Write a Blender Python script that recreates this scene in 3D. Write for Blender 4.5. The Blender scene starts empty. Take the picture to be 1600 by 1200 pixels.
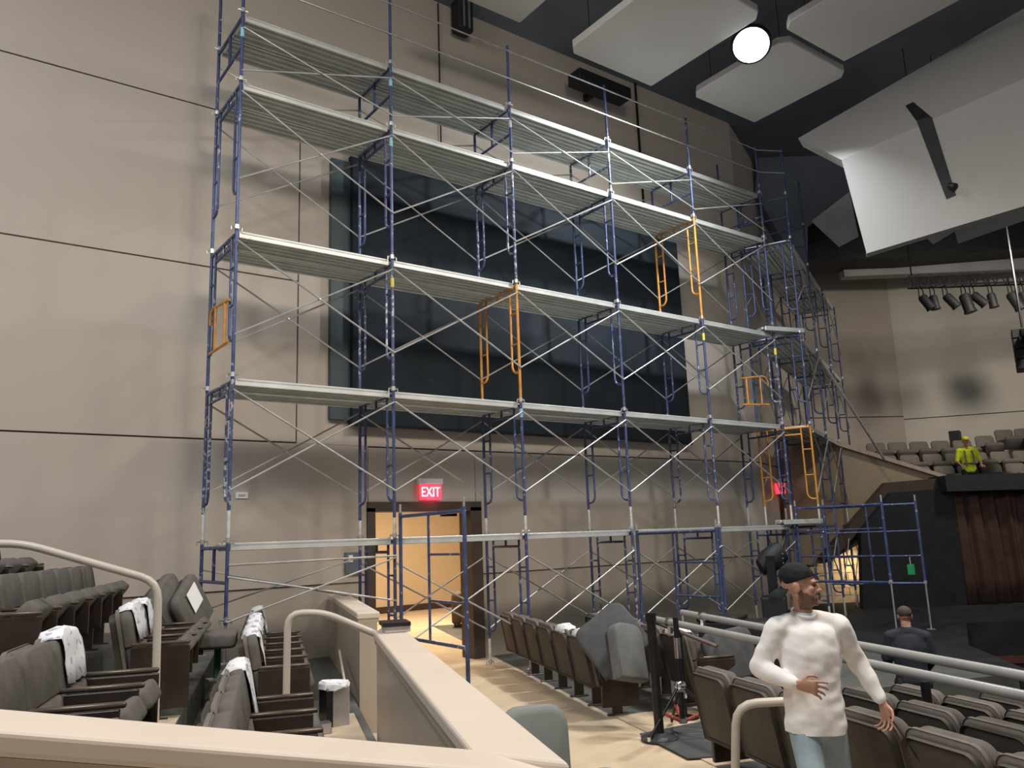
import bpy, bmesh, math, random
from mathutils import Vector, Matrix, Euler, noise
random.seed(7)
sc = bpy.context.scene
col = sc.collection
PI = math.pi

# ------------------------------------------------------------------ camera
YAW, PITCH, ROLL, FPX = 0.6399, 0.1875, -0.0367, 1268.15
fw = Vector((math.sin(YAW)*math.cos(PITCH), math.cos(YAW)*math.cos(PITCH), math.sin(PITCH)))
r0 = Vector((math.cos(YAW), -math.sin(YAW), 0)); u0 = r0.cross(fw)
rt = math.cos(ROLL)*r0 + math.sin(ROLL)*u0
up = -math.sin(ROLL)*r0 + math.cos(ROLL)*u0
cam = bpy.data.cameras.new('camera'); camo = bpy.data.objects.new('camera', cam); col.objects.link(camo)
m = Matrix((rt, up, -fw)).transposed().to_4x4(); m.translation = (0, 0, 2.0)
camo.matrix_world = m
cam.sensor_width = 36; cam.lens = FPX/1600*36; cam.clip_end = 200; cam.clip_start = .05
sc.camera = camo

# ------------------------------------------------------------------ world, exposure, house lights
w = bpy.data.worlds.new('world'); sc.world = w; w.use_nodes = True
w.node_tree.nodes['Background'].inputs[0].default_value = (.92, .94, 1, 1)
w.node_tree.nodes['Background'].inputs[1].default_value = .27
sc.view_settings.view_transform = 'Standard'; sc.view_settings.look = 'None'
sc.view_settings.exposure = 0.0; sc.view_settings.gamma = 1.0; sc.view_settings.use_curve_mapping = False

def area_light(name, loc, size, power, color=(1, 1, 1), aim=None, spread=PI):
    l = bpy.data.lights.new(name, 'AREA'); l.shape = 'DISK'; l.size = size; l.energy = power; l.color = color
    l.spread = spread
    o = bpy.data.objects.new(name, l); col.objects.link(o); o.location = loc
    if aim is not None:
        o.rotation_euler = (Vector(aim)-Vector(loc)).to_track_quat('-Z', 'Y').to_euler()
    return o
COOL = (.93, .96, 1.0); WARM = (1, .80, .56); NEUT = (1, .90, .77)
area_light('house_light', (-1.5, 3.0, 10.6), 2.2, 440, COOL, (-.5, 5.0, 0))
area_light('house_light', (3.5, .5, 10.6), 2.2, 560, NEUT, (4.5, 5.5, 0))
area_light('house_light', (-5.5, 6.0, 10.6), 2.2, 400, COOL, (-2.5, 9, 3))
area_light('house_light', (9.0, 1.5, 10.6), 2.0, 330, NEUT, (8.0, 5.5, 0), 2.0)
area_light('house_light', (20.5, 6.0, 9.0), .8, 230, NEUT, (24.5, 10.5, 3.5), 2.2)
area_light('lobby_light', (10.5, 17.5, 4.0), 1.6, 420, WARM, (10.5, 17.5, 0))
area_light('lobby_light', (8.0, 14.0, 3.3), .8, 110, WARM, (8.0, 14.0, 0))
area_light('stage_door_light', (20.05, 12.02, 1.05), .25, 13, (1, .72, .38), (20.25, 12.62, .75))

# ------------------------------------------------------------------ materials
MATS = {}
def nmat(name, base, rough=.6, metal=0, var=.12, scale=6, second=None, thr=None, bump=0, bscale=40, spec=.4, detail=4):
    """procedural principled material: noise variation and optional worn patches of a second colour"""
    if name in MATS: return MATS[name]
    mt = bpy.data.materials.new(name); mt.use_nodes = True; nt = mt.node_tree; N = nt.nodes; L = nt.links
    b = N['Principled BSDF']; b.inputs['Roughness'].default_value = rough; b.inputs['Metallic'].default_value = metal
    b.inputs['Specular IOR Level'].default_value = spec
    tc = N.new('ShaderNodeTexCoord')
    nz = N.new('ShaderNodeTexNoise'); nz.inputs['Scale'].default_value = scale; nz.inputs['Detail'].default_value = detail
    L.new(tc.outputs['Object'], nz.inputs['Vector'])
    cr = N.new('ShaderNodeValToRGB'); e = cr.color_ramp.elements
    e[0].position = .3; e[1].position = .7
    e[0].color = (*[c*(1-var) for c in base], 1); e[1].color = (*[min(1, c*(1+var)) for c in base], 1)
    L.new(nz.outputs['Fac'], cr.inputs['Fac'])
    out = cr.outputs['Color']
    if second is not None:
        n2 = N.new('ShaderNodeTexNoise'); n2.inputs['Scale'].default_value = scale*2.5; n2.inputs['Detail'].default_value = 6
        oi = N.new('ShaderNodeObjectInfo'); ad = N.new('ShaderNodeVectorMath'); ad.operation = 'ADD'
        L.new(tc.outputs['Object'], ad.inputs[0]); L.new(oi.outputs['Location'], ad.inputs[1])
        L.new(ad.outputs[0], n2.inputs['Vector'])
        c2 = N.new('ShaderNodeValToRGB'); c2.color_ramp.elements[0].position = thr; c2.color_ramp.elements[1].position = thr+.05
        L.new(n2.outputs['Fac'], c2.inputs['Fac'])
        mx = N.new('ShaderNodeMix'); mx.data_type = 'RGBA'
        L.new(c2.outputs['Color'], mx.inputs[0]); L.new(out, mx.inputs[6]); mx.inputs[7].default_value = (*second, 1)
        out = mx.outputs[2]
    L.new(out, b.inputs['Base Color'])
    if bump:
        n3 = N.new('ShaderNodeTexNoise'); n3.inputs['Scale'].default_value = bscale; n3.inputs['Detail'].default_value = 5
        L.new(tc.outputs['Object'], n3.inputs['Vector'])
        bp = N.new('ShaderNodeBump'); bp.inputs['Strength'].default_value = bump; bp.inputs['Distance'].default_value = .01
        L.new(n3.outputs['Fac'], bp.inputs['Height']); L.new(bp.outputs['Normal'], b.inputs['Normal'])
    MATS[name] = mt; return mt
def emat(name, colr, strength):
    mt = bpy.data.materials.new(name); mt.use_nodes = True; nt = mt.node_tree
    b = nt.nodes['Principled BSDF']; b.inputs['Base Color'].default_value = (*colr, 1)
    b.inputs['Emission Color'].default_value = (*colr, 1); b.inputs['Emission Strength'].default_value = strength
    MATS[name] = mt; return mt

WALL = nmat('wall_plaster', (.46, .400, .338), .85, var=.025, scale=.35, bump=.05, bscale=30, detail=1)
WALLDK = nmat('wall_joint', (.10, .09, .08), .9, var=.1)
WAIN = nmat('wall_lower', (.40, .345, .28), .85, var=.07, scale=.8)
CONC = nmat('seating_floor', (.085, .09, .082), .55, var=.35, scale=1.6, bump=.1)
TAN = nmat('tan_carpet', (.50, .40, .28), .95, var=.10, scale=2.5, bump=.25, bscale=120)
STAGEF = nmat('stage_floor', (.022, .023, .025), .75, var=.3, scale=2, spec=.15)
CAP = nmat('parapet_cap', (.66, .57, .47), .45, var=.03, scale=3)
PARA = nmat('parapet_paint', (.42, .35, .27), .42, var=.05, scale=1.5)
BLUE = nmat('blue_paint', (.060, .084, .185), .38, .25, var=.3, scale=5, second=(.34, .36, .42), thr=.62)
BLUED = nmat('blue_paint_worn', (.075, .095, .185), .42, .3, var=.35, scale=6, second=(.40, .41, .45), thr=.55)
ORNG = nmat('orange_paint', (.62, .27, .045), .42, .2, var=.25, scale=5, second=(.40, .26, .13), thr=.62)
GALV = nmat('galvanised', (.62, .62, .60), .36, .85, var=.18, scale=8)
BRAC = nmat('brace_steel', (.46, .455, .43), .5, .5, var=.25, scale=3, second=(.42, .28, .13), thr=.72)
WHTL = nmat('white_painted_leg', (.62, .61, .60), .45, .2, var=.15, scale=9, second=(.25, .26, .33), thr=.66)
ALU = nmat('plank_aluminium', (.66, .67, .64), .42, .55, var=.12, scale=3, second=(.50, .47, .38), thr=.70)
ALUD = nmat('plank_underside', (.60, .62, .58), .6, .1, var=.14, scale=2.5)
FAB = nmat('seat_fabric', (.13, .118, .108), .95, var=.12, scale=14, bump=.3, bscale=250, spec=.1)
FABL = nmat('seat_fabric_edge', (.165, .145, .125), .95, var=.1, scale=12, bump=.2, bscale=250, spec=.1)
SHELL = nmat('seat_back_shell', (.048, .039, .032), .6, var=.2, scale=7)
WOODD = nmat('dark_wood', (.035, .024, .019), .35, var=.3, scale=5)
ARMT = nmat('armrest_top', (.10, .075, .055), .22, .2, var=.2, scale=8)
BLK = nmat('black_matt', (.012, .013, .015), .6, var=.3, scale=4)
BLKM = nmat('black_metal', (.018, .018, .020), .35, .4, var=.3, scale=8)
PAPER = nmat('white_paper', (.72, .72, .74), .9, var=.07, scale=7, second=(.36, .37, .42), thr=.575)
WHITE = nmat('plain_white', (.80, .79, .77), .8, var=.03)
RAIL = nmat('handrail_paint', (.50, .45, .39), .32, var=.05, scale=6)
PIPEG = nmat('grey_pipe', (.36, .36, .345), .35, .2, var=.08, scale=4)
SCRN = nmat('screen_cloth', (.017, .023, .030), .75, var=.22, scale=.8, spec=.2)
SCRN2 = nmat('screen_side_panel', (.050, .072, .080), .5, var=.1, scale=1)
CLOUD = nmat('acoustic_panel', (.62, .60, .58), .8, var=.03, scale=1)
CEIL = nmat('ceiling_dark', (.14, .16, .19), .9, var=.2, scale=.6)  # dark ceiling; bluish lift in the colour imitates haze around the lamp
BULK = nmat('bulkhead_white', (.36, .355, .345), .8, var=.03, scale=.8)
BROWNT = nmat('brown_trim', (.055, .035, .025), .6, var=.2, scale=3)
JAMB = nmat('door_jamb_brown', (.075, .055, .042), .5, var=.2, scale=3)
LOBW = nmat('lobby_wall', (.62, .49, .33), .85, var=.04, scale=1)
CURT = nmat('curtain_brown', (.06, .027, .019), .85, var=.25, scale=3)
BRICK = nmat('painted_block', (.46, .40, .32), .8, var=.15, scale=9)
CHROME = nmat('chrome', (.75, .75, .76), .15, 1, var=.05)
STEEL = nmat('brushed_steel', (.50, .50, .52), .35, .8, var=.1, scale=5)
GREYC = nmat('grey_cushion', (.085, .09, .095), .9, var=.12, scale=9, bump=.2, bscale=200, spec=.15)
GREYC2 = nmat('grey_cushion_light', (.16, .17, .17), .85, var=.1, scale=9, spec=.2)
GREENC = nmat('grey_green_cushion', (.20, .225, .215), .7, var=.06, scale=6, spec=.25)
GREEN = nmat('green_tag', (.02, .32, .11), .5, var=.1)
RED = nmat('red_tape', (.42, .07, .05), .5, var=.2, scale=30, second=(.7, .6, .55), thr=.6)
SOFA = nmat('sofa_brown', (.11, .075, .052), .8, var=.15, scale=5)
REDW = nmat('stage_edge_red', (.10, .03, .022), .6, var=.2)

# ------------------------------------------------------------------ mesh helpers
class MB:
    def __init__(self): self.v = []; self.f = []
    def add(self, vs, fs):
        o = len(self.v); self.v += [tuple(x) for x in vs]; self.f += [tuple(i+o for i in q) for q in fs]; return self
    def box(self, lo, hi):
        x0, y0, z0 = lo; x1, y1, z1 = hi
        return self.add([(x0,y0,z0),(x1,y0,z0),(x1,y1,z0),(x0,y1,z0),(x0,y0,z1),(x1,y0,z1),(x1,y1,z1),(x0,y1,z1)],
            [(0,3,2,1),(4,5,6,7),(0,1,5,4),(1,2,6,5),(2,3,7,6),(3,0,4,7)])
    def obox(self, c, ax, ay, az):
        c = Vector(c); ax, ay, az = Vector(ax), Vector(ay), Vector(az)
        vs = [c+sx*ax+sy*ay+sz*az for sz in (-1,1) for sx, sy in ((-1,-1),(1,-1),(1,1),(-1,1))]
        fs = [(0,3,2,1),(4,5,6,7),(0,1,5,4),(1,2,6,5),(2,3,7,6),(3,0,4,7)]
        if ax.cross(ay).dot(az) < 0: fs = [q[::-1] for q in fs]
        return self.add(vs, fs)
    def tube(self, pts, r, n=8, caps=True):
        pts = [Vector(p) for p in pts]; rings = []
        rs = r if isinstance(r, (list, tuple)) else [r]*len(pts)
        prev = None
        for i, p in enumerate(pts):
            if i == 0: d = pts[1]-p
            elif i == len(pts)-1: d = p-pts[i-1]
            else: d = (pts[i+1]-p).normalized()+(p-pts[i-1]).normalized()
            d.normalize()
            if prev is None:
                a = d.orthogonal().normalized()
            else:
                a = (prev-d*prev.dot(d)).normalized()
            prev = a; b = d.cross(a)
            rings.append([p+rs[i]*(math.cos(2*PI*k/n)*a+math.sin(2*PI*k/n)*b) for k in range(n)])
        vs = [q for R in rings for q in R]; fs = []
        for i in range(len(pts)-1):
            for k in range(n):
                k2 = (k+1) % n
                fs.append((i*n+k, i*n+k2, (i+1)*n+k2, (i+1)*n+k))
        if caps: fs.append(tuple(range(n))[::-1]); fs.append(tuple(range((len(pts)-1)*n, len(pts)*n)))
        return self.add(vs, fs)
    def prism(self, poly, axis_pts):
        """poly: list of 3D points (planar); extrude by vector axis_pts"""
        n = len(poly); e = Vector(axis_pts); P = [Vector(p) for p in poly]
        nrm = sum(((P[i]-P[0]).cross(P[(i+1) % n]-P[0]) for i in range(1, n-1)), Vector())
        vs = P+[p+e for p in P]
        fs = [tuple(range(n))[::-1], tuple(range(n, 2*n))]+[(i, (i+1) % n, n+(i+1) % n, n+i) for i in range(n)]
        if nrm.dot(e) < 0: fs = [q[::-1] for q in fs]
        return self.add(vs, fs)
    def lathe(self, prof, n=20, c=(0, 0, 0)):
        c = Vector(c); vs = []; fs = []
        for (r, z) in prof:
            vs += [c+Vector((r*math.cos(2*PI*k/n), r*math.sin(2*PI*k/n), z)) for k in range(n)]
        for i in range(len(prof)-1):
            for k in range(n):
                k2 = (k+1) % n; fs.append((i*n+k, i*n+k2, (i+1)*n+k2, (i+1)*n+k))
        fs.append(tuple(range(n))[::-1]); fs.append(tuple(range((len(prof)-1)*n, len(prof)*n)))
        return self.add(vs, fs)
    def mesh(self, name, mat, smooth=False, bevel=0, seg=2):
        me = bpy.data.meshes.new(name); me.from_pydata(self.v, [], self.f); me.update()
        if bevel:
            bm = bmesh.new(); bm.from_mesh(me)
            bmesh.ops.bevel(bm, geom=bm.edges[:], offset=bevel, segments=seg, affect='EDGES', profile=.5, clamp_overlap=True)
            bm.to_mesh(me); bm.free()
        if smooth:
            for p in me.polygons: p.use_smooth = True
            try: me.set_sharp_from_angle(angle=math.radians(50))
            except Exception: pass
        me.materials.append(mat); return me
def obj(name, me, parent=None, loc=None, rot=None):
    o = bpy.data.objects.new(name, me); col.objects.link(o)
    if parent is not None: o.parent = parent
    if loc is not None: o.location = loc
    if rot is not None: o.rotation_euler = rot
    return o
def tag(o, label, cat, group=None, kind=None):
    o['label'] = label; o['category'] = cat
    if group: o['group'] = group
    if kind: o['kind'] = kind
    return o
def thing(name, label, cat, loc=(0, 0, 0), rotz=0, group=None):
    o = bpy.data.objects.new(name, None); col.objects.link(o); o.location = loc; o.rotation_euler = (0, 0, rotz)
    o.empty_display_size = .1
    return tag(o, label, cat, group)
def struct(name, me, label=None, parent=None):
    o = obj(name, me, parent)
    if parent is None:
        o['kind'] = 'structure'
        if label: o['label'] = label; o['category'] = 'structure'
    return o
ORD = ['first', 'second', 'third', 'fourth', 'fifth', 'sixth', 'seventh', 'eighth', 'ninth', 'tenth', 'eleventh', 'twelfth']
# seating directions: n = facing the stage, t = along the rows towards the wall
NV = Vector((.938, -.345, 0)); TV = Vector((.345, .938, 0))
def nt(n, t, z=0): return NV*n+TV*t+Vector((0, 0, z))
SEATROT = math.atan2(NV.y, NV.x)

# ================================================================== THE SETTING
YW = 12.1
# --- main wall made of panels with recessed joints in front of a dark backing
def wall_main():
    b = MB()
    b.box((-9, YW+.06, 0), (6.02, YW+.32, 12.4)); b.box((6.02, YW+.06, 2.56), (8.08, YW+.32, 12.4)); b.box((8.08, YW+.06, 0), (16.35, YW+.32, 12.4))
    root = struct('wall_back', b.mesh('wall_backing', WALLDK), 'tall plaster wall of wide panels behind the scaffold')
    def panel(x0, x1, z0, z1, mat=WALL, y=YW):
        m = MB().box((x0, y, z0), (x1, YW+.06, z1)); obj('wall_panel', m.mesh('wall_panel', mat), root)
    g = .012
    for (z0, z1) in ((3.58, 6.2), (6.2, 8.8)):
        panel(-9, 4.78-g, z0+g, z1-g)
    panel(-9, 16.3, 8.8+g, 12.35)
    panel(-9, 6.0, 1.41, 3.58-g); panel(-9, 6.0, 0, 1.40, WAIN, YW+.03)
    panel(6.0+g, 8.1, 2.58, 3.56-g)
    panel(8.1+g, 16.3, 1.41, 3.56-g); panel(8.1, 16.3, 0, 1.40, WAIN, YW+.03)
    panel(4.78+g, 16.3, 3.56+g, 8.8-g)
    return root
wall = wall_main()
# bent wall further along and far wall
B0, B1, B2, B3 = Vector((16.3, YW, 0)), Vector((23.5, 15.35, 0)), Vector((26.4, 13.75, 0)), Vector((30.5, 8.2, 0))
def wall_seg(name, a, b, z0, z1, mat, label, joints=()):
    a = Vector(a); b = Vector(b); d = (b-a).normalized(); nrm = Vector((-d.y, d.x, 0))
    if nrm.dot(Vector((0, 0, 0))-a) > 0: nrm = -nrm
    root = struct(name, MB().prism([a+nrm*.05+Vector((0,0,z0)), b+nrm*.05+Vector((0,0,z0)), b+nrm*.3+Vector((0,0,z0)), a+nrm*.3+Vector((0,0,z0))], (0,0,z1-z0)).mesh(name, WALLDK), label)
    zs = [z0]+list(joints)+[z1]
    for i in range(len(zs)-1):
        p0, p1 = zs[i]+(.015 if i else 0), zs[i+1]-(.015 if i < len(zs)-2 else 0)
        obj('wall_panel', MB().prism([a+Vector((0,0,p0)), b+Vector((0,0,p0)), b+nrm*.06+Vector((0,0,p0)), a+nrm*.06+Vector((0,0,p0))], (0,0,p1-p0)).mesh('wall_panel', mat), root)
    return root
wall_seg('wall_side', B0, B1, 0, 12.4, WALL, 'plaster wall bending away behind the far scaffold', (3.56, 8.8))
wall_seg('wall_far', B1, B2, 0, 12.4, WALL, 'shaded far wall left of the lighting truss', (5.5,))
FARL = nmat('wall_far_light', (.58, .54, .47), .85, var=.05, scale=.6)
wall_seg('wall_right', B2, B3, 0, 12.4, FARL, 'pale far wall above the balcony seats', (5.4,))

# --- floors
FL = MB().prism([nt(-12, -8), nt(3.69, -8), nt(3.69, 16), nt(-12, 16)], (0, 0, -.15))
struct('floor', FL.mesh('floor', TAN), 'tan carpeted aisle floor in front of the door')
struct('floor_seating', MB().prism([nt(3.69, 6.72), nt(5.1, 6.72), nt(5.1, 9.0), nt(9.5, 9.0), nt(9.5, 20), nt(3.69, 20)], (0, 0, -1.2)).mesh('floor_seating', CONC), 'dark seating floor right of the aisle')
struct('floor_cross_aisle', MB().prism([nt(3.69, 6.73), nt(5.09, 6.73), nt(5.09, 9.0), nt(3.69, 8.92)], (0, 0, .012)).mesh('floor_cross_aisle', TAN), 'tan cross aisle floor between the right seat blocks')
mat_o = obj('floor_mat', MB().prism([nt(3.57, 7.0, .013), nt(4.8, 6.75, .013), nt(5.05, 7.4, .013), nt(4.5, 8.25, .013), nt(3.57, 8.0, .013)], (0, 0, .012)).mesh('floor_mat', nmat('mat_grey', (.055, .06, .062), .8, var=.15)))
tag(mat_o, 'dark grey mat on the floor under the tripod stand', 'mat')
# raked rows stepping down to the floor in front of the stage
RAKE = .155
PITF = nmat('pit_floor', (.035, .037, .038), .7, var=.25, scale=1.5)
for r in range(6):
    n1, n2 = (3.69 if r == 0 else 3.1+r), 4.1+r
    t2 = 6.72 if n1 < 5 else 9.0
    struct('floor_row', MB().prism([nt(n1, -8, -RAKE*r), nt(n2, -8, -RAKE*r), nt(n2, t2-.001, -RAKE*r), nt(n1, t2-.001, -RAKE*r)], (0, 0, -1.2+RAKE*r)).mesh('floor_row', PITF), '%s step of the raked floor under the right seats' % ORD[r])
struct('floor_pit', MB().prism([nt(9.1, -8, -.8), nt(34, -8, -.8), nt(34, 13, -.8), nt(9.5, 13, -.8), nt(9.5, 9.0, -.8), nt(9.1, 9.0, -.8)], (0, 0, -.4)).mesh('floor_pit', PITF), 'dark floor in front of the stage edge')
STG = [(9.51, 20), (9.51, 8.6), (11.0, 11.3), (13.4, 13.75), (34, 7.2), (34, 20)]
struct('floor_stage', MB().prism([nt(a, b, .004) for a, b in STG], (0, 0, -.9)).mesh('floor_stage', STAGEF), 'black stage floor in front of the curtain')
struct('trim_7', MB().prism([nt(11.02, 11.26, -.798), nt(13.4, 13.70, -.798), nt(34, 7.15, -.798), nt(34, 7.3, -.798), nt(13.45, 13.84, -.798), nt(11.0, 11.34, -.798)], (0, 0, .14)).mesh('trim_7', REDW), 'reddish strip along the foot of the stage')
# ceiling
struct('ceiling', MB().box((-14, -14, 12.35), (36, 12.2, 12.6)).mesh('ceiling', CEIL), 'dark ceiling above the hanging acoustic panels')
struct('ceiling_rear', MB().box((16.4, 12.2, 12.36), (36, 30, 12.6)).mesh('ceiling', CEIL))
# terraces of the raised seating on the left
def tline(n): return 3.0
TIER = [(.33, -.72, .88), (.65, -1.72, -.72), (.97, -2.72, -1.72), (1.29, -3.72, -2.72), (1.61, -4.9, -3.72)]
for i, (z, n1, n2) in enumerate(TIER):
    tm = lambda n: (YW-.01+.345*n)/.938
    P = [nt(n1, tline(n1)+.12), nt(n2, tline(n2)+.12), nt(n2, tm(n2)), nt(n1, tm(n1))]
    struct('floor_tier', MB().prism([p+Vector((0, 0, .001)) for p in P], (0, 0, z-.001)).mesh('floor_tier', CONC), '%s concrete seating tier up from the aisle' % ORD[i])
# tan carpeted steps climbing through the seats
st = thing('carpeted_steps', 'tan carpeted steps climbing between the left seat blocks', 'steps', tuple(nt(0, 7.0)))
def stepbox(n0, n1, t0, t1, z0, z1): return MB().prism([nt(n0, t0, z0)-nt(0, 7.0), nt(n1, t0, z0)-nt(0, 7.0), nt(n1, t1, z0)-nt(0, 7.0), nt(n0, t1, z0)-nt(0, 7.0)], (0, 0, z1-z0))
for (n0, n1, z0, z1) in ((-.72, -.30, .331, .49), (-1.30, -.72, .651, .662), (-1.72, -1.30, .651, .81), (-2.3, -1.72, .971, .985), (-2.72, -2.3, .971, 1.13), (-.30, .80, .331, .342)):
    obj('step', stepbox(n0, n1, 6.52, 8.7 if n1 > .5 else 7.62, z0, z1).mesh('step', TAN, bevel=.004), st)
# parapets
def parapet(name, label, poly_in, poly_out, ztop, over=.03, th=.075, zb=0):
    """poly_in/out: XY end points of the inner and outer edges of the cap"""
    a, b = Vector((*poly_in[0], 0)), Vector((*poly_in[1], 0)); c, d = Vector((*poly_out[1], 0)), Vector((*poly_out[0], 0))
    cen = (a+b+c+d)/4
    root = thing(name, label, 'parapet', (a.x, a.y, 0)); root['kind'] = 'structure'
    off = Vector((a.x, a.y, 0))
    cap = MB().prism([p+Vector((0, 0, ztop-th))-off for p in (a, b, c, d)], (0, 0, th)); obj('cap', cap.mesh('cap', CAP, bevel=.018, seg=3), root)
    axis = ((b-a).normalized()); nr = Vector((-axis.y, axis.x, 0))
    if nr.dot(cen-a) < 0: nr = -nr
    q = [a+nr*over, b+nr*over, c-nr*over, d-nr*over]
    obj('body', MB().prism([p+Vector((0, 0, zb+.002))-off for p in q], (0, 0, ztop-th-zb-.002)).mesh('body', PARA), root)
    q2 = [a+nr*.012, b+nr*.012, c-nr*.012, d-nr*.012]
    obj('moulding', MB().prism([p+Vector((0, 0, ztop-th-.035))-off for p in q2], (0, 0, .034)).mesh('moulding', PARA), root)
    return root
parapet('trim_1', 'long beige capped parapet running along the aisle', ((1.735, 2.66), (3.412, 6.781)), ((1.90, 2.30), (3.66, 6.66)), 1.238)
# raked end wall of the seating in the foreground
def zr(n): return 1.24+(.75-n)*.18
rp_ = thing('trim_2', 'beige capped sloping parapet in the lower left foreground', 'parapet', tuple(nt(.9, 2.95))); rp_['kind'] = 'structure'
def raked(t0, t1, dz0, dz1, n0=.955, n1=-3.6):
    o = nt(.9, 2.95); b = MB(); vs = [nt(n, t_, zr(n)+dz)-o if dz is not None else nt(n, t_, .002)-o for dz in (dz0, dz1) for (n, t_) in ((n0, t0), (n1, t0), (n1, t1), (n0, t1))]
    return b.add(vs, [(0, 1, 2, 3), (7, 6, 5, 4), (0, 4, 5, 1), (1, 5, 6, 2), (2, 6, 7, 3), (3, 7, 4, 0)])
def fixn(me):
    b = bmesh.new(); b.from_mesh(me); bmesh.ops.recalc_face_normals(b, faces=b.faces[:]); b.to_mesh(me); b.free(); return me
obj('cap', fixn(raked(2.80, 3.10, -.075, 0).mesh('cap', CAP, bevel=.018, seg=3)), rp_)
obj('moulding', fixn(raked(2.815, 3.085, -.11, -.076).mesh('moulding', PARA)), rp_)
obj('body', fixn(raked(2.835, 3.065, None, -.111).mesh('body', PARA)), rp_)
parapet('trim_3', 'short beige parapet beyond the gap by the door', ((4.06, 8.46), (5.30, 12.05)), ((4.29, 8.36), (5.60, 12.05)), 1.255)

# door: frame, lobby
fr = thing('door_1', 'dark brown framed doorway into the lit lobby', 'doorway', (7.0, YW, 0)); fr['kind'] = 'structure'
def bx(name, lo, hi, mat, parent, off=(0, 0, 0), bevel=0):
    return obj(name, MB().box([lo[i]-off[i] for i in range(3)], [hi[i]-off[i] for i in range(3)]).mesh(name, mat, bevel=bevel), parent)
o_ = (7.0, YW, 0)
bx('jamb', (5.98, YW-.04, .0), (6.12, YW+.34, 2.56), JAMB, fr, o_); bx('jamb', (7.97, YW-.04, 0), (8.2, YW+.34, 2.56), JAMB, fr, o_)
bx('head', (5.98, YW-.04, 2.5), (8.2, YW+.34, 2.66), JAMB, fr, o_)
bx('closer', (7.6, YW+.30, 2.42), (7.9, YW+.38, 2.5), BLKM, fr, o_)
struct('floor_lobby', MB().box((3, YW+.001, -.15), (20, 24, -.002)).mesh('floor_lobby', TAN), 'tan lobby floor seen through the doorway')
struct('wall_lobby', MB().box((4, 21.8, 0), (20, 22, 4.2)).mesh('wall_lobby', LOBW), 'warm tan lobby wall seen through the doorway')
struct('wall_lobby_left', MB().box((5.0, YW+.4, 0), (5.2, 21.8, 4.2)).mesh('wall_lobby', LOBW)); struct('wall_lobby_right', MB().box((15.8, YW+.4, 0), (16, 21.8, 4.2)).mesh('wall_lobby', LOBW))
struct('ceiling_lobby', MB().box((5, YW+.4, 4.2), (16, 22, 4.3)).mesh('ceiling_lobby', WHITE), None)
struct('baseboard_lobby', MB().box((5.2, 21.75, 0), (15.8, 21.8, .18)).mesh('baseboard_lobby', BROWNT), 'dark baseboard along the lobby wall')
sf = thing('sofa', 'brown upholstered sofa in the lobby beyond the doorway', 'sofa', (10.9, 16.9, 0), math.radians(-38))
obj('seat_base', MB().box((-.1, -.45, .10), (1.7, .45, .45)).mesh('seat_base', SOFA, True, .05, 3), sf)
obj('backrest', MB().box((-.1, .2, .3), (1.7, .48, .88)).mesh('backrest', SOFA, True, .06, 3), sf)
obj('arm', MB().box((-.25, -.48, .08), (-.02, .48, .78)).mesh('arm', SOFA, True, .06, 3), sf)
for x in (-.18, 1.6):
    for y in (-.4, .4): obj('leg', MB().tube([(x, y, 0), (x, y, .1)], .02).mesh('leg', BLKM), sf)

# wall switch box & small sign
pl = thing('wall_box', 'small grey control box on the wall left of the door', 'control box', (5.72, YW, 1.55))
obj('box', MB().box((-.13, -.07, 0), (.13, 0, .32)).mesh('box', nmat('box_grey', (.12, .15, .17), .5)), pl); obj('switch', MB().box((-.09, -.085, .17), (-.02, -.07, .28)).mesh('switch', WHITE), pl)
pl = thing('wall_plate', 'white wall plate behind the lowest left cross braces', 'wall plate', (3.95, YW, 2.72))
obj('plate', MB().box((-.09, -.02, 0), (.09, 0, .09)).mesh('plate', WHITE), pl); obj('socket', MB().box((-.05, -.026, .03), (.05, -.02, .06)).mesh('socket', GALV), pl)

# exit signs
def exit_sign(loc, rz, label):
    s = thing('exit_sign', label, 'exit sign', loc, rz)
    obj('canopy', MB().box((-.24, -.075, .27), (.24, 0, .36)).mesh('canopy', WHITE), s)
    obj('face', MB().box((-.21, -.06, 0), (.21, -.045, .27)).mesh('face', emat('exit_red', (1, .05, .09), 1.6)), s)
    f = bpy.data.curves.new('exit_text', 'FONT'); f.body = 'EXIT'; f.size = .235; f.extrude = .004; f.align_x = 'CENTER'
    f.materials.append(emat('exit_letters', (1, .62, .62), 2.2))
    tt_ = bpy.data.objects.new('tmp', f); col.objects.link(tt_); bpy.context.view_layer.update(); me_ = bpy.data.meshes.new_from_object(tt_.evaluated_get(bpy.context.evaluated_depsgraph_get())); bpy.data.objects.remove(tt_)
    t = obj('lettering', me_, s); t.location = (0, -.066, .055); t.rotation_euler = (PI/2, 0, 0); t.scale = (.78, 1, 1)
    return s
exit_sign((7.15, YW, 2.69), 0, 'red lit EXIT sign above the lobby doorway')
exit_sign((17.55, 12.55, 2.85), math.radians(68), 'red lit EXIT sign seen nearly edge-on beyond the scaffold')
for (p, l) in (((7.15, YW-.12, 2.76), 'exit_glow'),):
    area_light(l, p, .15, 1.2, (1, .06, .08), (7.15, YW, 2.55))

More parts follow.
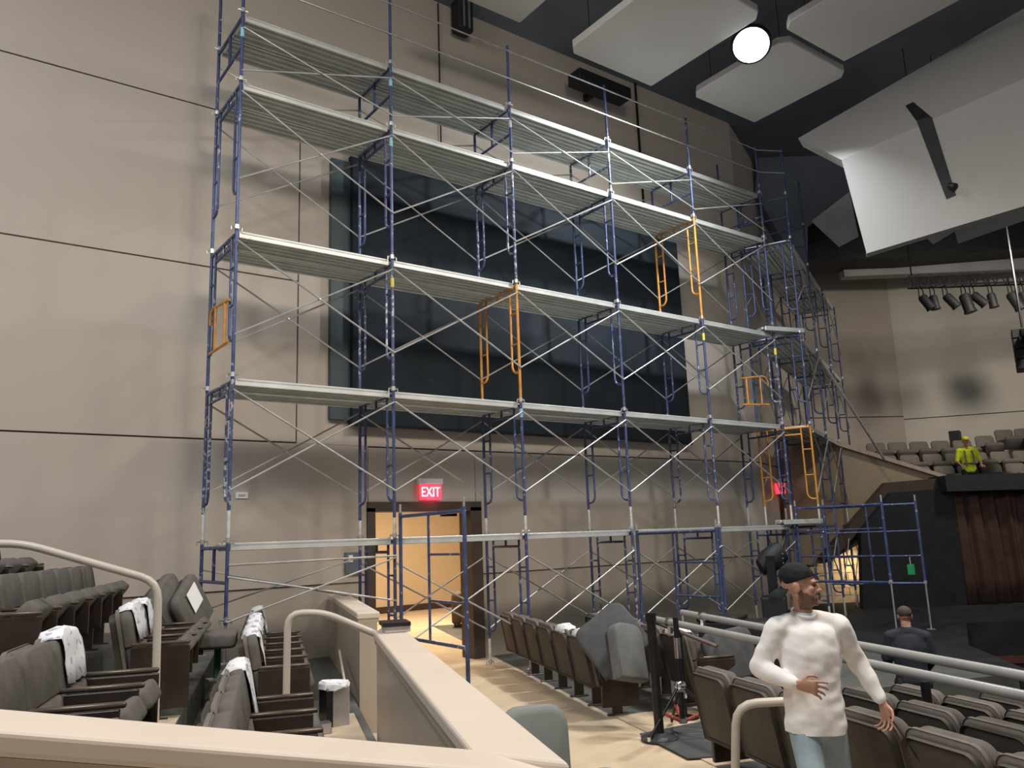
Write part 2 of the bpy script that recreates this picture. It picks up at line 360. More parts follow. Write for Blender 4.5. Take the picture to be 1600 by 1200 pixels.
# screen
sc_ = thing('projection_screen', 'large dark covered projection screen hung on the wall', 'screen', (5.3, YW, 3.95))
obj('side_panel', MB().box((.0, -.10, .02), (.42, 0, 4.5)).mesh('side_panel', SCRN2), sc_)
obj('cloth', MB().box((.34, -.20, -.05), (8.42, -.02, 4.62)).mesh('cloth', SCRN, bevel=.01), sc_)
obj('frame_bar', MB().box((.34, -.215, -.09), (8.42, -.19, -.05)).mesh('frame_bar', BLKM), sc_)
for k in range(14): obj('grommet', MB().lathe([(.012, 0), (.012, .01)], 10).mesh('grommet', SCRN2) if k == 0 else bpy.data.objects['grommet'].data, sc_, (.38, -.20, .2+k*.31), (PI/2, 0, 0))
# high wall speaker column and hanging cables
sp = thing('column_speaker', 'dark line speaker column high on the wall', 'speaker', (7.95, YW-.1, 11.7))
obj('cabinet', MB().box((-.17, -.28, 0), (.17, .02, 1.6)).mesh('cabinet', BLK, True, .04, 3), sp)
for dx in (-.06, .06): obj('grille_slot', MB().box((dx-.02, -.295, .05), (dx+.02, -.275, 1.55)).mesh('grille_slot', STEEL), sp)
def cable(name, pts, r, label, mat=BLKM, cat='cable', g=None): return tag(obj(name, MB().tube(pts, r, 6).mesh(name, mat)), label, cat, g)
cable('hanging_cable', [(7.52, YW-.04, 12.3), (7.52, YW-.04, 9.2)], .014, 'thin dark cable hanging beside the column speaker')
cable('hanging_cable', [(12.9, YW-.03, 12.35), (12.9, YW-.03, 9.0)], .03, 'dark conduit on the upper wall right of the screen')
sw = thing('speaker_bar', 'dark speaker bar tucked under the ceiling edge', 'speaker', (11.3, YW-.5, 11.35))
obj('cabinet', MB().box((-.75, -.2, 0), (.75, .2, .28)).mesh('cabinet', BLK, True, .03), sw); obj('bracket', MB().box((-.05, .18, .05), (.05, .5, .2)).mesh('bracket', BLKM), sw)

# ceiling clouds
CL = [((8.80, 7.2), (10.94, 9.82), 10.5, 'white ceiling panel left of the bright lamp'), ((11.84, 7.42), (13.85, 9.62), 10.5, 'white ceiling panel below the bright lamp'),
      ((11.46, 4.9), (13.38, 7.24), 10.5, 'white ceiling panel right of the bright lamp'), ((6.3, 7.6), (7.98, 10.1), 10.9, 'white ceiling panel at the top centre edge of the picture'),
      ((8.9, 4.4), (10.9, 6.7), 10.5, 'white ceiling panel above the bright lamp')]
for (a, b, z, lab) in CL:
    c = thing('acoustic_panel', lab, 'ceiling panel', (a[0], a[1], z), 0, 'hanging ceiling panels')
    w_, d_ = b[0]-a[0], b[1]-a[1]
    ch = .16
    obj('panel', MB().prism([(ch, 0, 0), (w_-ch, 0, 0), (w_, ch, 0), (w_, d_, 0), (ch, d_, 0), (0, d_-ch, 0), (0, ch, 0)], (0, 0, .14)).mesh('panel', CLOUD, bevel=.02), c)
    for x in (.3, w_-.3):
        for y in (.3, d_-.3): obj('hanger', MB().tube([(x, y, .13), (x, y, 12.36-z)], .008, 5).mesh('hanger', BLKM), c)
# bright lamp
lp = thing('flood_lamp', 'glaring white flood lamp hanging from the ceiling', 'lamp', (11.33, 7.78, 10.30))
lrot = (0, 0, 0)
hs = obj('housing', MB().lathe([(.33, .0), (.36, .05), (.24, .26), (.08, .34)], 28).mesh('housing', BLKM, True), lp, (0, 0, .1), (math.radians(-38), 0, math.radians(-55)))
obj('lens', MB().lathe([(.05, -.07), (.20, -.05), (.32, .005)], 28).mesh('lens', emat('lamp_glow', (.90, .96, 1), 7), True), hs)
obj('stem', MB().tube([(0, 0, .35), (0, 0, 2.049)], .02).mesh('stem', BLKM), lp)
area_light('flood_lamp_light', (11.33, 7.78, 10.1), .6, 430, (.92, .96, 1), (9.6, 10.6, 2), 2.5)

# bulkhead on the right of the ceiling (folded white reflector with a lamp slot)
H0 = Vector((fw.x, fw.y, 0)).normalized()
bk = thing('reflector_bulkhead', 'large white folded ceiling reflector with a dark slot', 'ceiling panel', tuple(Vector((14.656, 6.567, 8.583)))); bk['kind'] = 'structure'
bko = bk.location.copy()
back = Vector((.75, .30, .55)).normalized()
def slab(name, pts, e, mat, parent, off, bevel=0):
    return obj(name, MB().prism([Vector(p)-off for p in pts], e).mesh(name, mat, bevel=bevel), parent)
A1, A2, A3, A4, A5, A6 = Vector((13.872, 8.656, 9.724)), Vector((13.013, 7.310, 8.464)), Vector((13.142, 7.132, 6.666)), Vector((13.660, 4.430, 6.799)), Vector((15.269, 4.436, 10.966)), Vector((13.614, 4.123, 8.826))
d1 = Vector((-0.980, -0.191, -0.051)); d2 = Vector((-0.783, -0.078, 0.617))   # outward normals of the two faces
A4 = A3+(A4-A3)*1.7; A6 = A2+(A6-A2)*1.7; A5 = A1+(A5-A1)*1.7   # the reflector runs on past the picture edge
slab('lower_face', [A2, A3, A4, A6], -d1*.22, BULK, bk, bko)
slab('upper_face', [A1, A2, A6, A5], -d2*.22, BULK, bk, bko)
E3 = Vector((13.387, 6.957, 6.633)); 
slab('edge_return', [A3, A4, A4+Vector((.35, .2, .12)), A3+Vector((.35, .2, .05))], (0, 0, .06), BULK, bk, bko)
# slot: recessed dark strip along both faces
slab('slot_lower', [Vector((13.236, 6.029, 8.715)), Vector((13.284, 5.797, 8.679)), Vector((13.389, 5.641, 7.249)), Vector((13.362, 5.785, 7.230))], -d1*.03, BLK, bk, bko)
slab('slot_upper', [Vector((13.773, 6.426, 9.338)), Vector((13.804, 6.299, 9.360)), Vector((13.329, 5.818, 8.697)), Vector((13.363, 6.088, 8.774))], -d2*.03, BLK, bk, bko)
obj('slot_lamp', MB().lathe([(.04, 0), (.06, .08), (.06, .13)], 14).mesh('slot_lamp', BLKM), bk, tuple(Vector((13.356, 5.715, 7.440))-bko), (2.2, .3, 0))
# side wing reflectors behind it
for nm, P, lab in (('wing_a', ((18.042, 10.037, 10.074), (18.311, 10.096, 8.982), (17.950, 10.419, 8.751), (17.352, 10.712, 9.395)), 'angled white reflector wing left of the big bulkhead'),
              ('wing_b', ((16.722, 7.738, 7.857), (17.246, 7.248, 8.279), (17.723, 6.873, 8.362), (16.841, 7.682, 7.720)), 'narrow white reflector wing under the big bulkhead'),
              ('wing_c', ((17.561, 7.540, 8.203), (18.715, 6.518, 8.889), (18.765, 6.624, 8.283), (17.667, 7.544, 7.849)), 'white reflector wing at the right edge under the bulkhead')):
    g = thing('reflector_wing', lab, 'ceiling panel', P[0]); g['kind'] = 'structure'
    pts = [Vector(p) for p in P]
    slab('face', pts, back*.1, BULK, g, g.location.copy()); obj('hanger', MB().tube([(0.2, 0.05, .1), (.2, .05, 12.4-g.location.z)], .01, 5).mesh('hanger', BLKM), g)
# beam beyond, and a dark slab standing in for the unlit ceiling void
def cbox(name, P, e, mat, label): return struct(name, MB().prism([Vector(p) for p in P], e).mesh(name, mat), label)
cbox('trim_4', ((20.943, 13.706, 9.925), (23.771, 11.601, 9.911), (27.372, 8.920, 10.105), (27.596, 8.754, 11.831), (21.072, 13.610, 11.522)), H0*1.2, BLK, 'black ceiling beam above the lighting truss')
cbox('trim_5', ((23.103, 13.345, 9.948), (28.507, 9.322, 10.217), (28.445, 9.369, 9.734), (23.112, 13.338, 9.695)), H0*.4, BULK, 'pale cove strip under the black beam')
cbox('shade_slab', ((18.764, 12.835, 13.462), (19.322, 12.419, 13.078), (20.560, 11.498, 12.152), (20.678, 11.410, 11.217), (19.588, 12.222, 10.279), (19.494, 12.291, 9.160), (19.193, 12.515, 9.305), (18.489, 13.040, 11.324)), H0*.5, CEIL, 'dark slab standing in for the unlit ceiling void beside the far scaffold')

# ================================================================== SCAFFOLD
ZL = [2.04, 4.106, 6.087, 8.223, 9.26]        # deck levels
BAY, X0, YF, DEP = 2.2857, 3.1752, 10.19, 1.08
RL = .024
MESH = {}
def shared(key, fn):
    if key not in MESH: MESH[key] = fn()
    return MESH[key]
def frame(name, kind, h, loc, rotz, label, group, ext=0, mat=None, coat='blue'):
    """kind walk: walk-through frame; half: low frame; ext: bare white lower leg length"""
    M = {'blue': BLUE, 'worn': BLUED, 'orange': ORNG}[coat]
    f = thing('scaffold_section', label, 'scaffold frame', loc, rotz, group)
    K = (coat, round(h, 3), round(ext, 3), kind)
    lg = shared(K+('leg',), lambda: MB().tube([(0, 0, ext), (0, 0, h+.02)], RL).mesh('leg', M, True))
    for y in (0, DEP): obj('leg', lg, f, (0, y, 0))
    if ext:
        le = shared(('ext', round(ext, 3)), lambda: MB().tube([(0, 0, 0), (0, 0, ext+.01)], RL*.95).mesh('leg_extension', WHTL, True))
        for y in (0, DEP): obj('leg_extension', le, f, (0, y, 0))
    cp = shared('clip', lambda: MB().tube([(-.07, 0, 0), (.07, 0, 0)], .011, 6).tube([(-.07, 0, 0), (-.07, 0, -.05)], .009, 6).tube([(.07, 0, 0), (.07, 0, -.05)], .009, 6).lathe([(.032, -.03), (.032, .03)], 10).mesh('coupling', GALV))
    for y in (0, DEP): obj('coupling', cp, f, (0, y, .06))
    tb = shared(K+('top',), lambda: MB().tube([(0, 0, h-.03), (0, DEP, h-.03)], RL).mesh('top_bar', M, True)); obj('top_bar', tb, f)
    if kind == 'walk':
        lb = shared(K+('low',), lambda: MB().tube([(0, .19, h-.17), (0, DEP-.19, h-.17)], RL*.85).tube([(0, DEP/2, h-.17), (0, DEP/2, h-.03)], RL*.8).mesh('header_bar', M, True)); obj('header_bar', lb, f)
        zb = h*.26
        for s, key in ((1, 'a'), (-1, 'b')):
            y0 = 0 if s == 1 else DEP
            def J(s=s, y0=y0):
                yi = y0+s*.19
                pts = [(0, yi, h-.03), (0, yi, zb+.11), (0, yi-s*.02, zb+.055), (0, yi-s*.06, zb+.015), (0, yi-s*.11, zb), (0, y0, zb)]
                return MB().tube(pts, RL*.8).mesh('inner_post', M, True)
            obj('inner_post', shared(K+('j'+key,), J), f)
            rg = shared(K+('r'+key,), lambda s=s, y0=y0: MB().tube([(0, y0, 0), (0, y0+s*.19, 0)], RL*.62).mesh('rung', M, True))
            for fz in (.50, .76): obj('rung', rg, f, (0, 0, h*fz))
    elif kind == 'half':
        obj('mid_bar', shared(K+('mid',), lambda: MB().tube([(0, 0, h*.52), (0, DEP, h*.52)], RL*.9).mesh('mid_bar', M, True)), f)
        obj('strut', shared(K+('st',), lambda: MB().tube([(0, DEP/2, h*.52), (0, DEP/2, h-.03)], RL*.9).mesh('strut', M, True)), f)
    return f
def brace(p0, p1, q0, q1, label, group):
    """cross brace: two flat-ended tubes pivoted where they cross"""
    p0, p1, q0, q1 = map(Vector, (p0, p1, q0, q1))
    t = thing('cross_brace', label, 'cross brace', tuple((p0+p1)/2), 0, group); o = (p0+p1)/2
    off = Vector((0, 0, 0)); d = (p1-p0); side = Vector((d.y, -d.x, 0)).normalized()*.012
    obj('tube', MB().tube([p0-o+side, p1-o+side], .0128, 6).mesh('tube', BRAC, True), t)
    obj('tube', MB().tube([q0-o-side, q1-o-side], .0128, 6).mesh('tube', BRAC, True), t)
    c = ((p0+p1)/2+(q0+q1)/2)/2-o
    obj('pivot', MB().tube([c-side*2.2, c+side*2.2], .012, 6).mesh('pivot', GALV), t)
    return t
def plank_meshes(L, wd):
    k = ('plank', round(L, 3), round(wd, 3))
    if k in MESH: return MESH[k]
    d = MB().box((.05, 0, .055), (L-.05, wd, .075)).mesh('deck', ALUD)
    r = MB().box((.02, 0, 0), (L-.02, .035, .095)).mesh('side_rail', ALU, bevel=.006, seg=1)
    rb = MB().box((.05, 0, .018), (L-.05, .03, .056)).mesh('rib', ALUD)
    hk = MB().box((-.03, .05, .03), (.05, wd-.05, .085)).mesh('hook', GALV, bevel=.01, seg=1)
    MESH[k] = (d, r, rb, hk); return MESH[k]
def plank(loc, rotz, L, wd, label, group):
    d, r, rb, hk = plank_meshes(L, wd)
    p = thing('scaffold_plank', label, 'plank', loc, rotz, group)
    obj('deck', d, p); obj('side_rail', r, p); obj('side_rail', r, p, (0, wd-.035, 0))
    for k in range(3): obj('rib', rb, p, (0, wd*(k+1)/4-.015, 0))
    obj('hook', hk, p); obj('hook', hk, p, (L-.015, 0, 0))
    return p
TIERW = ['ground tier', 'second tier', 'third tier', 'fourth tier', 'low top tier']
DECKW = ['lowest deck', 'second deck', 'third deck', 'fourth deck', 'top deck']
zb = [0]+ZL[:-1]
for c in range(6):
    x = X0+BAY*c
    for k in range(5):
        coat = 'blue'
        if (c, k) in ((2, 2), (4, 3)): coat = 'orange'
        elif (c*3+k*5) % 4 == 1: coat = 'worn'
        h = ZL[k]-zb[k]
        lab = '%s scaffold frame in the %s, %s column from the left' % ({'orange': 'orange', 'blue': 'blue', 'worn': 'scuffed blue'}[coat], TIERW[k], ORD[c])
        if k == 0 and c == 0:
            # short frame standing on the seating tier
            f = frame('f', 'half', ZL[0]-1.10, (x, YF, 1.10), 0, 'short blue scaffold frame standing among the left seats', 'main scaffold frames')
            for y in (0, DEP): obj('screw_jack', shared('jk', lambda: MB().tube([(0, 0, -.45), (0, 0, .03)], .017).box((-.08, -.08, -.452), (.08, .08, -.44)).mesh('screw_jack', GALV)), f, (0, y, 0))
            continue
        ext = {0: .42, 1: .42}.get(k, 0)
        if k == 1 and c in (1, 2): ext = .30
        frame('f', 'half' if k == 4 else 'walk', h, (x, YF, zb[k]), 0, lab, 'main scaffold frames', ext if k < 2 else 0, coat=coat)
# tape marks on some legs
for (c, z, m_) in ((0, 8.98, (.25, .55, .75)), (1, 8.98, (.25, .55, .75)), (1, 7.98, (.3, .55, .65)), (2, 3.95, (.30, .52, .75)), (4, 5.75, (.75, .6, .08)), (1, 5.75, (.6, .55, .1)), (5, 5.7, (.75, .6, .08)), (3, 8.98, (.6, .62, .62)), (2, 8.95, (.55, .57, .6))):
    nm = nmat('tape_%d_%d' % (c, int(z*100)), m_, .6)
    tag(obj('tape_band', MB().lathe([(RL+.003, -.07), (RL+.003, .07)], 10, (X0+BAY*c, YF, z)).mesh('tape_band', nm)), 'band of coloured tape on the %s front post from the left at %s' % (ORD[c], 'the top' if z > 8.5 else 'the fourth tier' if z > 7 else 'the third tier' if z > 5 else 'the second tier'), 'tape')
for b_ in range(5):
    xa, xb = X0+BAY*b_, X0+BAY*(b_+1)
    for k in range(5):
        # planks
        for j in range(2):
            if k == 0 and j == 1: continue
            plank((xa+.02, YF+.03+j*.53, ZL[k]-.07), 0, BAY-.04, .50, '%s aluminium plank of the %s, %s bay from the left' % (['front', 'rear'][j], DECKW[k], ORD[b_]), 'scaffold planks')
        # braces
        if k == 0 and b_ == 0: continue
        top, bot = (ZL[k]-.14, ZL[k]-1.40) if k < 4 else (ZL[4]-.22, ZL[3]+.18)
        if k == 0: top, bot = 1.72, .55
        for s, y in (('front', YF-.035), ('rear', YF+DEP+.035)):
            brace((xa, y, top), (xb, y, bot), (xa, y, bot), (xb, y, top), '%s cross brace in the %s, %s bay from the left' % (s, TIERW[k], ORD[b_]), 'scaffold cross braces')
xa, xb = X0, X0+BAY
brace((xa, YF-.04, 1.13), (xb, YF-.04, 1.80), (xa, YF-.04, 1.66), (xb, YF-.04, 1.22), 'front cross brace with rusty ends above the left seats', 'scaffold cross braces')
brace((xa, YF+DEP+.04, 1.20), (xb, YF+DEP+.04, 1.80), (xa, YF+DEP+.04, 1.74), (xb, YF+DEP+.04, 1.22), 'rear cross brace above the left seats', 'scaffold cross braces')
cable('guard_rod', [(xa, YF-.06, 1.80), (xb, YF-.06, 1.82)], .014, 'thin level rod just under the lowest plank on the left', BRAC, 'rod')
# guard posts and rails on top
for c in range(6):
    for s, y in (('front', YF), ('rear', YF+DEP)):
        if s == 'rear' and c not in (0, 5): continue
        x = X0+BAY*c
        g = thing('guard_post', '%s guard post on the top deck, %s column from the left' % (s, ORD[c]), 'guard post', (x, y, ZL[4]), 0, 'guard posts')
        obj('tube', shared('gp', lambda: MB().tube([(0, 0, .02), (0, 0, 1.16)], RL).mesh('tube', BLUE, True)), g); obj('coupling', MESH['clip'], g, (0, 0, .06))
        for z in (.52, 1.05): obj('rail_pin', shared('rp', lambda: MB().tube([(0, -.05, 0), (0, .02, 0)], .012, 6).mesh('rail_pin', GALV)), g, (0, 0, z))
    if c < 5:
        for z, nm in ((.52, 'middle'), (1.05, 'upper')):
            cable('guard_rail', [(X0+BAY*c, YF-.035, ZL[4]+z), (X0+BAY*(c+1), YF-.035, ZL[4]+z)], .014, '%s guard rail over the top deck, %s bay from the left' % (nm, ORD[c]), GALV, 'guard rail', 'guard rails')
cable('guard_rail', [(X0, YF, ZL[4]+1.0), (X0, YF+DEP, ZL[4]+1.0)], .016, 'reddish end guard rail at the left end of the top deck', nmat('red_rail', (.16, .05, .04), .5), 'guard rail')
# orange end guard panels
def guard_panel(loc, rotz, wd, h, label, curved=True):
    g = thing('guard_barrier', label, 'guard panel', loc, rotz, 'orange guard panels')
    obj('top_tube', MB().tube([(0, 0, h-.06), (wd-.12, 0, h), (wd-.04, 0, h-.03), (wd, 0, h-.12), (wd, 0, h-.22)], .02).mesh('top_tube', ORNG, True), g)
    obj('bottom_tube', MB().tube([(0, 0, 0), (wd, 0, 0)], .02).mesh('bottom_tube', ORNG, True), g)
    for fx in (.22, .72): obj('upright', MB().tube([(wd*fx, 0, 0), (wd*fx, 0, h-.02)], .02).mesh('upright', ORNG, True), g)
    return g
guard_panel((X0-.03, YF+.12, 4.62), PI/2, .82, .62, 'orange guard panel in the left end of the third tier')
# outrigger frames swung out towards the hall
def outrigger(loc, rotz, wd, h, zlow, rungs, full, label, foot=.16):
    f = thing('outrigger_scaffold', label, 'scaffold frame', loc, rotz, 'outrigger frames')
    for y in (0, -wd):
        obj('leg', MB().tube([(0, y, zlow), (0, y, h)], RL*1.1).mesh('leg', BLUE, True), f)
        obj('screw_jack', MB().tube([(0, y, 0), (0, y, zlow+.01)], .017).box((-.07, y-.07, 0), (.07, y+.07, .012)).mesh('screw_jack', GALV), f)
        obj('coupling', MESH['clip'], f, (0, y, zlow+.04)); obj('top_pin', MB().tube([(0, y, h-.01), (0, y, h+.12)], .016).mesh('top_pin', GALV), f)
    obj('top_bar', MB().tube([(0, 0, h-.05), (0, -wd, h-.05)], RL).mesh('top_bar', BLUE, True), f)
    obj('bottom_bar', MB().tube([(0, 0, rungs[-1]), (0, -wd, rungs[-1])], RL).mesh('bottom_bar', BLUE, True), f)
    yi = -wd*.47
    obj('inner_post', MB().tube([(0, yi, rungs[-1]), (0, yi, h-.05)], RL*.75).mesh('inner_post', BLUE, True), f)
    for z in rungs[:-1]:
        obj('rung', MB().tube([(0, 0 if full else yi, z), (0, -wd, z)], RL*.65).mesh('rung', BLUE, True), f)
    return f
outrigger((X0+BAY+.06, YF-.06, 0), math.radians(-2), 1.72, 2.40, .12, (1.83, 1.25, .74), False, 'blue outrigger frame swung out in front of the lobby doorway')
outrigger((X0+BAY*3+.06, YF-.06, 0), 0, 1.72, 2.05, .12, (1.52, 1.0, .40), False, 'blue outrigger frame behind the black and grey cushions')
outrigger((X0+BAY*5+.06, YF-.06, 0), math.radians(4), 1.80, 2.43, .92, (1.93, 1.42, .94), True, 'nearer blue ladder outrigger frame before the dark stage')
F2o = outrigger((15.20, 9.84, 0), math.radians(24.5), 1.72, 2.43, .84, (1.86, 1.38, .86), True, 'farther blue ladder outrigger frame carrying a green tag')
tg = thing('tag', 'green inspection tag hanging on the farthest outrigger frame', 'tag', (15.822, 8.475, 1.22))
obj('card', MB().box((-.07, -.006, -.20), (.07, .006, 0)).mesh('card', GREEN, bevel=.004), tg, None, (0, 0, -.6)); obj('string', MB().tube([(0, 0, -.02), (0, 0, .16)], .006, 5).mesh('string', WHITE), tg)
# second run bending away to the right
RD = Vector((.91, .415, 0)).normalized(); RZ = math.atan2(RD.y, RD.x); R0 = Vector((15.15, 9.91, 0)); RB = 2.2
for c in range(4):
    P = R0+RD*RB*c
    for k in range(5 if c < 2 else 4):
        coat = 'orange' if (c, k) == (0, 1) else 'blue'
        h = ZL[k]-zb[k]
        frame('f', 'half' if k == 4 else 'walk', h, (P.x, P.y, zb[k]), RZ, '%s scaffold frame of the far right run, %s, %s column' % (coat, TIERW[k], ORD[c]), 'far scaffold frames', .42 if k < 2 else 0, coat=coat)
    if c < 2:
        g = thing('guard_post', 'guard post on top of the far right run, %s column' % ORD[c], 'guard post', (P.x, P.y, ZL[4]), RZ, 'guard posts')
        obj('tube', MESH['gp'], g); obj('coupling', MESH['clip'], g, (0, 0, .06))
    if c < 3:
        Q = R0+RD*RB*(c+1); nrm = Vector((-RD.y, RD.x, 0))
        for k in range(1, 4):
            for j in range(2):
                pp = P+nrm*(.03+j*.53)+RD*.02
                plank((pp.x, pp.y, ZL[k]-.07), RZ, RB-.04, .50, '%s plank of the far right run, %s, %s bay' % (['front', 'rear'][j], DECKW[k], ORD[c]), 'far scaffold planks')
        for k in range(4):
            top, bot = (ZL[k]-.14, ZL[k]-1.40)
            for s, o in (('front', -.035), ('rear', DEP+.035)):
                a, b2 = P+nrm*o, Q+nrm*o
                brace((a.x, a.y, top), (b2.x, b2.y, bot), (a.x, a.y, bot), (b2.x, b2.y, top), '%s cross brace of the far right run, %s, %s bay' % (s, TIERW[k], ORD[c]), 'far cross braces')
# filler planks joining the two runs at the corner
for k in (0, 2):
    plank((X0+BAY*5-.35, YF-.05, ZL[k]+.03), math.radians(-16), 1.05, .30, 'short plank bridging the scaffold corner at the %s' % DECKW[k], 'corner planks')
for z in (.52, 1.05):
    cable('guard_rail', [(X0+BAY*5, YF-.03, ZL[4]+z), (15.15, 9.88, ZL[4]+z)], .014, 'short corner guard rail at the %s height' % ('middle' if z < .8 else 'upper'), GALV, 'guard rail', 'guard rails')
gp_ = Vector((14.060, 10.743, 4.604))
guard_panel(tuple(gp_), math.radians(-22), .66, .62, 'orange guard panel with curved tube at the scaffold corner')
cable('raking_shore', [Vector((17.466, 10.935, 5.946)), Vector((19.473, 10.761, 3.586))], .035, 'long slanting aluminium pole right of the far scaffold', GALV, 'pole')

# ================================================================== AUDITORIUM SEATS
def rounded_pad(wd, ht, th, r=.07, crown=.0, nseg=6, puff=.02):
    """upholstered pad: local x = thickness, y = width, z = height from 0; rounded top corners and softly puffed faces"""
    pts = []
    for k in range(nseg+1):
        a = PI/2*k/nseg; pts.append((wd/2-r+r*math.cos(a), ht-r+r*math.sin(a)))
    out = [(wd/2, 0)]+pts
    out = out+[(-y, z) for (y, z) in reversed(pts)]+[(-wd/2, 0)]
    n = len(out); b = MB(); rings = []
    for (x, s) in ((0, .90), (.012, .975), (.035, 1), (th-.035, 1), (th-.012, .975), (th, .90)):
        rings.append([(x, y*s, ht/2+(z-ht/2)*s) for (y, z) in out])
    vs = [p for R in rings for p in R]; fs = []
    for i in range(len(rings)-1):
        for k in range(n):
            k2 = (k+1) % n; fs.append((i*n+k, i*n+k2, (i+1)*n+k2, (i+1)*n+k))
    c0 = len(vs); vs.append((-puff, 0, ht*.5)); c1 = len(vs); vs.append((th+puff, 0, ht*.5))
    for k in range(n):
        k2 = (k+1) % n; fs.append((c0, k2, k)); fs.append((c1, (len(rings)-1)*n+k, (len(rings)-1)*n+k2))
    return b.add(vs, fs)
SP = .61
SM = dict(
    low=rounded_pad(SP-.07, .26, .10, .03, puff=.012).mesh('back_cushion_lower', FAB, True),
    high=rounded_pad(SP-.055, .30, .095, .10, puff=.012).mesh('back_cushion_upper', FAB, True),
    edge=rounded_pad(SP-.045, .58, .045, .09, puff=.004).mesh('back_edge', FABL, True),
    shell=rounded_pad(SP-.08, .55, .022, .08, puff=.004).mesh('back_shell', SHELL, True),
    seat=rounded_pad(SP-.07, .44, .13, .09, puff=.02).mesh('seat_cushion', FAB, True),
    arm=MB().box((-.02, -.022, .59), (.43, .022, .62)).mesh('armrest', ARMT, True, .012, 2),
    std=MB().box((.02, -.02, .28), (.40, .02, .585)).box((.10, -.018, 0), (.22, .018, .29)).box((.04, -.03, 0), (.28, .03, .015)).mesh('standard', WOODD, bevel=.004, seg=1),
    end=MB().box((-.02, -.022, .09), (.43, .022, .585)).mesh('end_panel', WOODD, bevel=.006, seg=1))
TILT = math.radians(-11)
def seat(loc, rotz, label, group, tilt_seat=38, end=None, lowres=False, back_rot=0):
    s = thing('auditorium_seat', label, 'seat', loc, rotz, group)
    R = (0, TILT, 0)
    obj('back_cushion', SM['high'], s, (-.085, 0, .58), R)
    if not lowres:
        obj('back_cushion', SM['low'], s, (-.03, 0, .33), R)
        obj('back_edge', SM['edge'], s, (-.065, 0, .31), R)
    obj('back_shell', SM['shell'], s, (-.095, 0, .30), R)
    obj('seat_cushion', SM['seat'], s, (.03, 0, .36), (0, math.radians(90-tilt_seat), 0))
    obj('armrest', SM['arm'], s, (0, -SP/2, 0)); obj('standard', SM['std'], s, (0, -SP/2, 0))
    if end in ('hi', 'both'): obj('armrest', SM['arm'], s, (0, SP/2, 0)); obj('end_panel', SM['end'], s, (0, SP/2, 0))
    if end in ('lo', 'both'): obj('end_panel', SM['end'], s, (0, -SP/2, 0))
    return s
def cover(seatobj, label, wd=.46, front=.30, rear=.22, seed=0):
    """paper cover draped over the top of a seat back"""
    rnd = random.Random(seed); prof = []
    H = .325
    for z in (H-front, H-front*.6, H-.09, H-.03): prof.append((.118, z))
    prof += [(.11, H+.008), (.05, H+.022), (-.01, H+.012)]
    for z in (H-.05, H-rear*.6, H-rear): prof.append((-.055, z))
    ny = 9; vs = []; fs = []
    for (x, z) in prof:
        for j in range(ny):
            y = -wd/2+wd*j/(ny-1); e = abs(j-(ny-1)/2)/((ny-1)/2)
            vs.append((x+rnd.uniform(-.008, .014), y+rnd.uniform(-.006, .006), z-(.05*e**3 if z > H-.1 else 0)+rnd.uniform(-.01, .01)))
    for i in range(len(prof)-1):
        for j in range(ny-1):
            a = i*ny+j; fs.append((a, a+1, a+ny+1, a+ny))
    c = obj('paper_cover', MB().add(vs, fs).mesh('paper_cover', PAPER, True))
    sm = c.modifiers.new('thickness', 'SOLIDIFY'); sm.thickness = .004
    Mx = Matrix.Translation(seatobj.location) @ Euler(seatobj.rotation_euler).to_matrix().to_4x4() @ Matrix.Translation((-.085, 0, .58)) @ Matrix.Rotation(TILT, 4, 'Y')
    c.matrix_world = Mx
    return tag(c, label, 'cover', 'paper seat covers')
BLK_N = 'near block by the foreground parapet'; BLK_F = 'far block by the wall'
SEATS = {}
def seat_row(key, n0, z, ts, label, group, ends=None, **kw):
    for i, t_ in enumerate(ts):
        p = nt(n0, t_, z)
        SEATS[(key, i)] = seat(tuple(p), SEATROT, label % ORD[i], group, end=(ends or {}).get(i), **kw)
G1 = 'left auditorium seats'
# near block (arm rests at the measured spots), counted from the steps
seat_row('An', -.13, .33, [6.41-SP/2-SP*i for i in range(5)], 'grey seat of the front row near block, %s from the carpeted steps', G1, {0: 'hi'}, tilt_seat=22)
seat_row('Bn', -1.12, .65, [5.87-SP/2-SP*i for i in range(4)], 'grey seat of the second row near block, %s from the carpeted steps', G1, {0: 'hi'}, tilt_seat=30)
# far block
seat_row('Af', -.09, .33, [7.99+SP/2+SP*i for i in range(6)], 'grey seat of the front row far block, %s from the carpeted steps', G1, {0: 'lo'}, tilt_seat=22)
seat_row('Bf', -1.08, .65, [7.50+SP/2+SP*i for i in range(4)], 'grey seat of the second row far block, %s from the carpeted steps', G1, {0: 'lo'}, tilt_seat=40)
seat_row('Cf', -2.09, .97, [7.05+SP/2+SP*i for i in range(7)], 'grey seat of the third row far block, %s from the carpeted steps', G1, {0: 'lo'}, tilt_seat=52)
seat_row('Df', -3.05, 1.29, [8.0+SP/2+SP*i for i in range(5)], 'grey seat of the fourth row far block, %s from the picture edge', G1, {4: 'hi'}, tilt_seat=52)
cover(SEATS[('Bn', 0)], 'printed white cover on the nearest left seat back', seed=1)
cover(SEATS[('Bf', 0)], 'printed white cover behind the upper handrail post', seed=2)
cover(SEATS[('Bf', 1)], 'narrow white cover second behind the upper handrail post', .3, seed=3)
for i in range(1, 5): cover(SEATS[('Af', i-1)], 'white cover %s in the line beyond the middle handrail' % ORD[i-1], .34, .36 if i == 1 else .12, seed=4+i)
cover(SEATS[('An', 0)], 'white cover in the front row nearest the carpeted steps', .40, .42, seed=9)
cover(SEATS[('Af', 5)], 'long white cover on the last seat by the wall', .34, .42, seed=10)

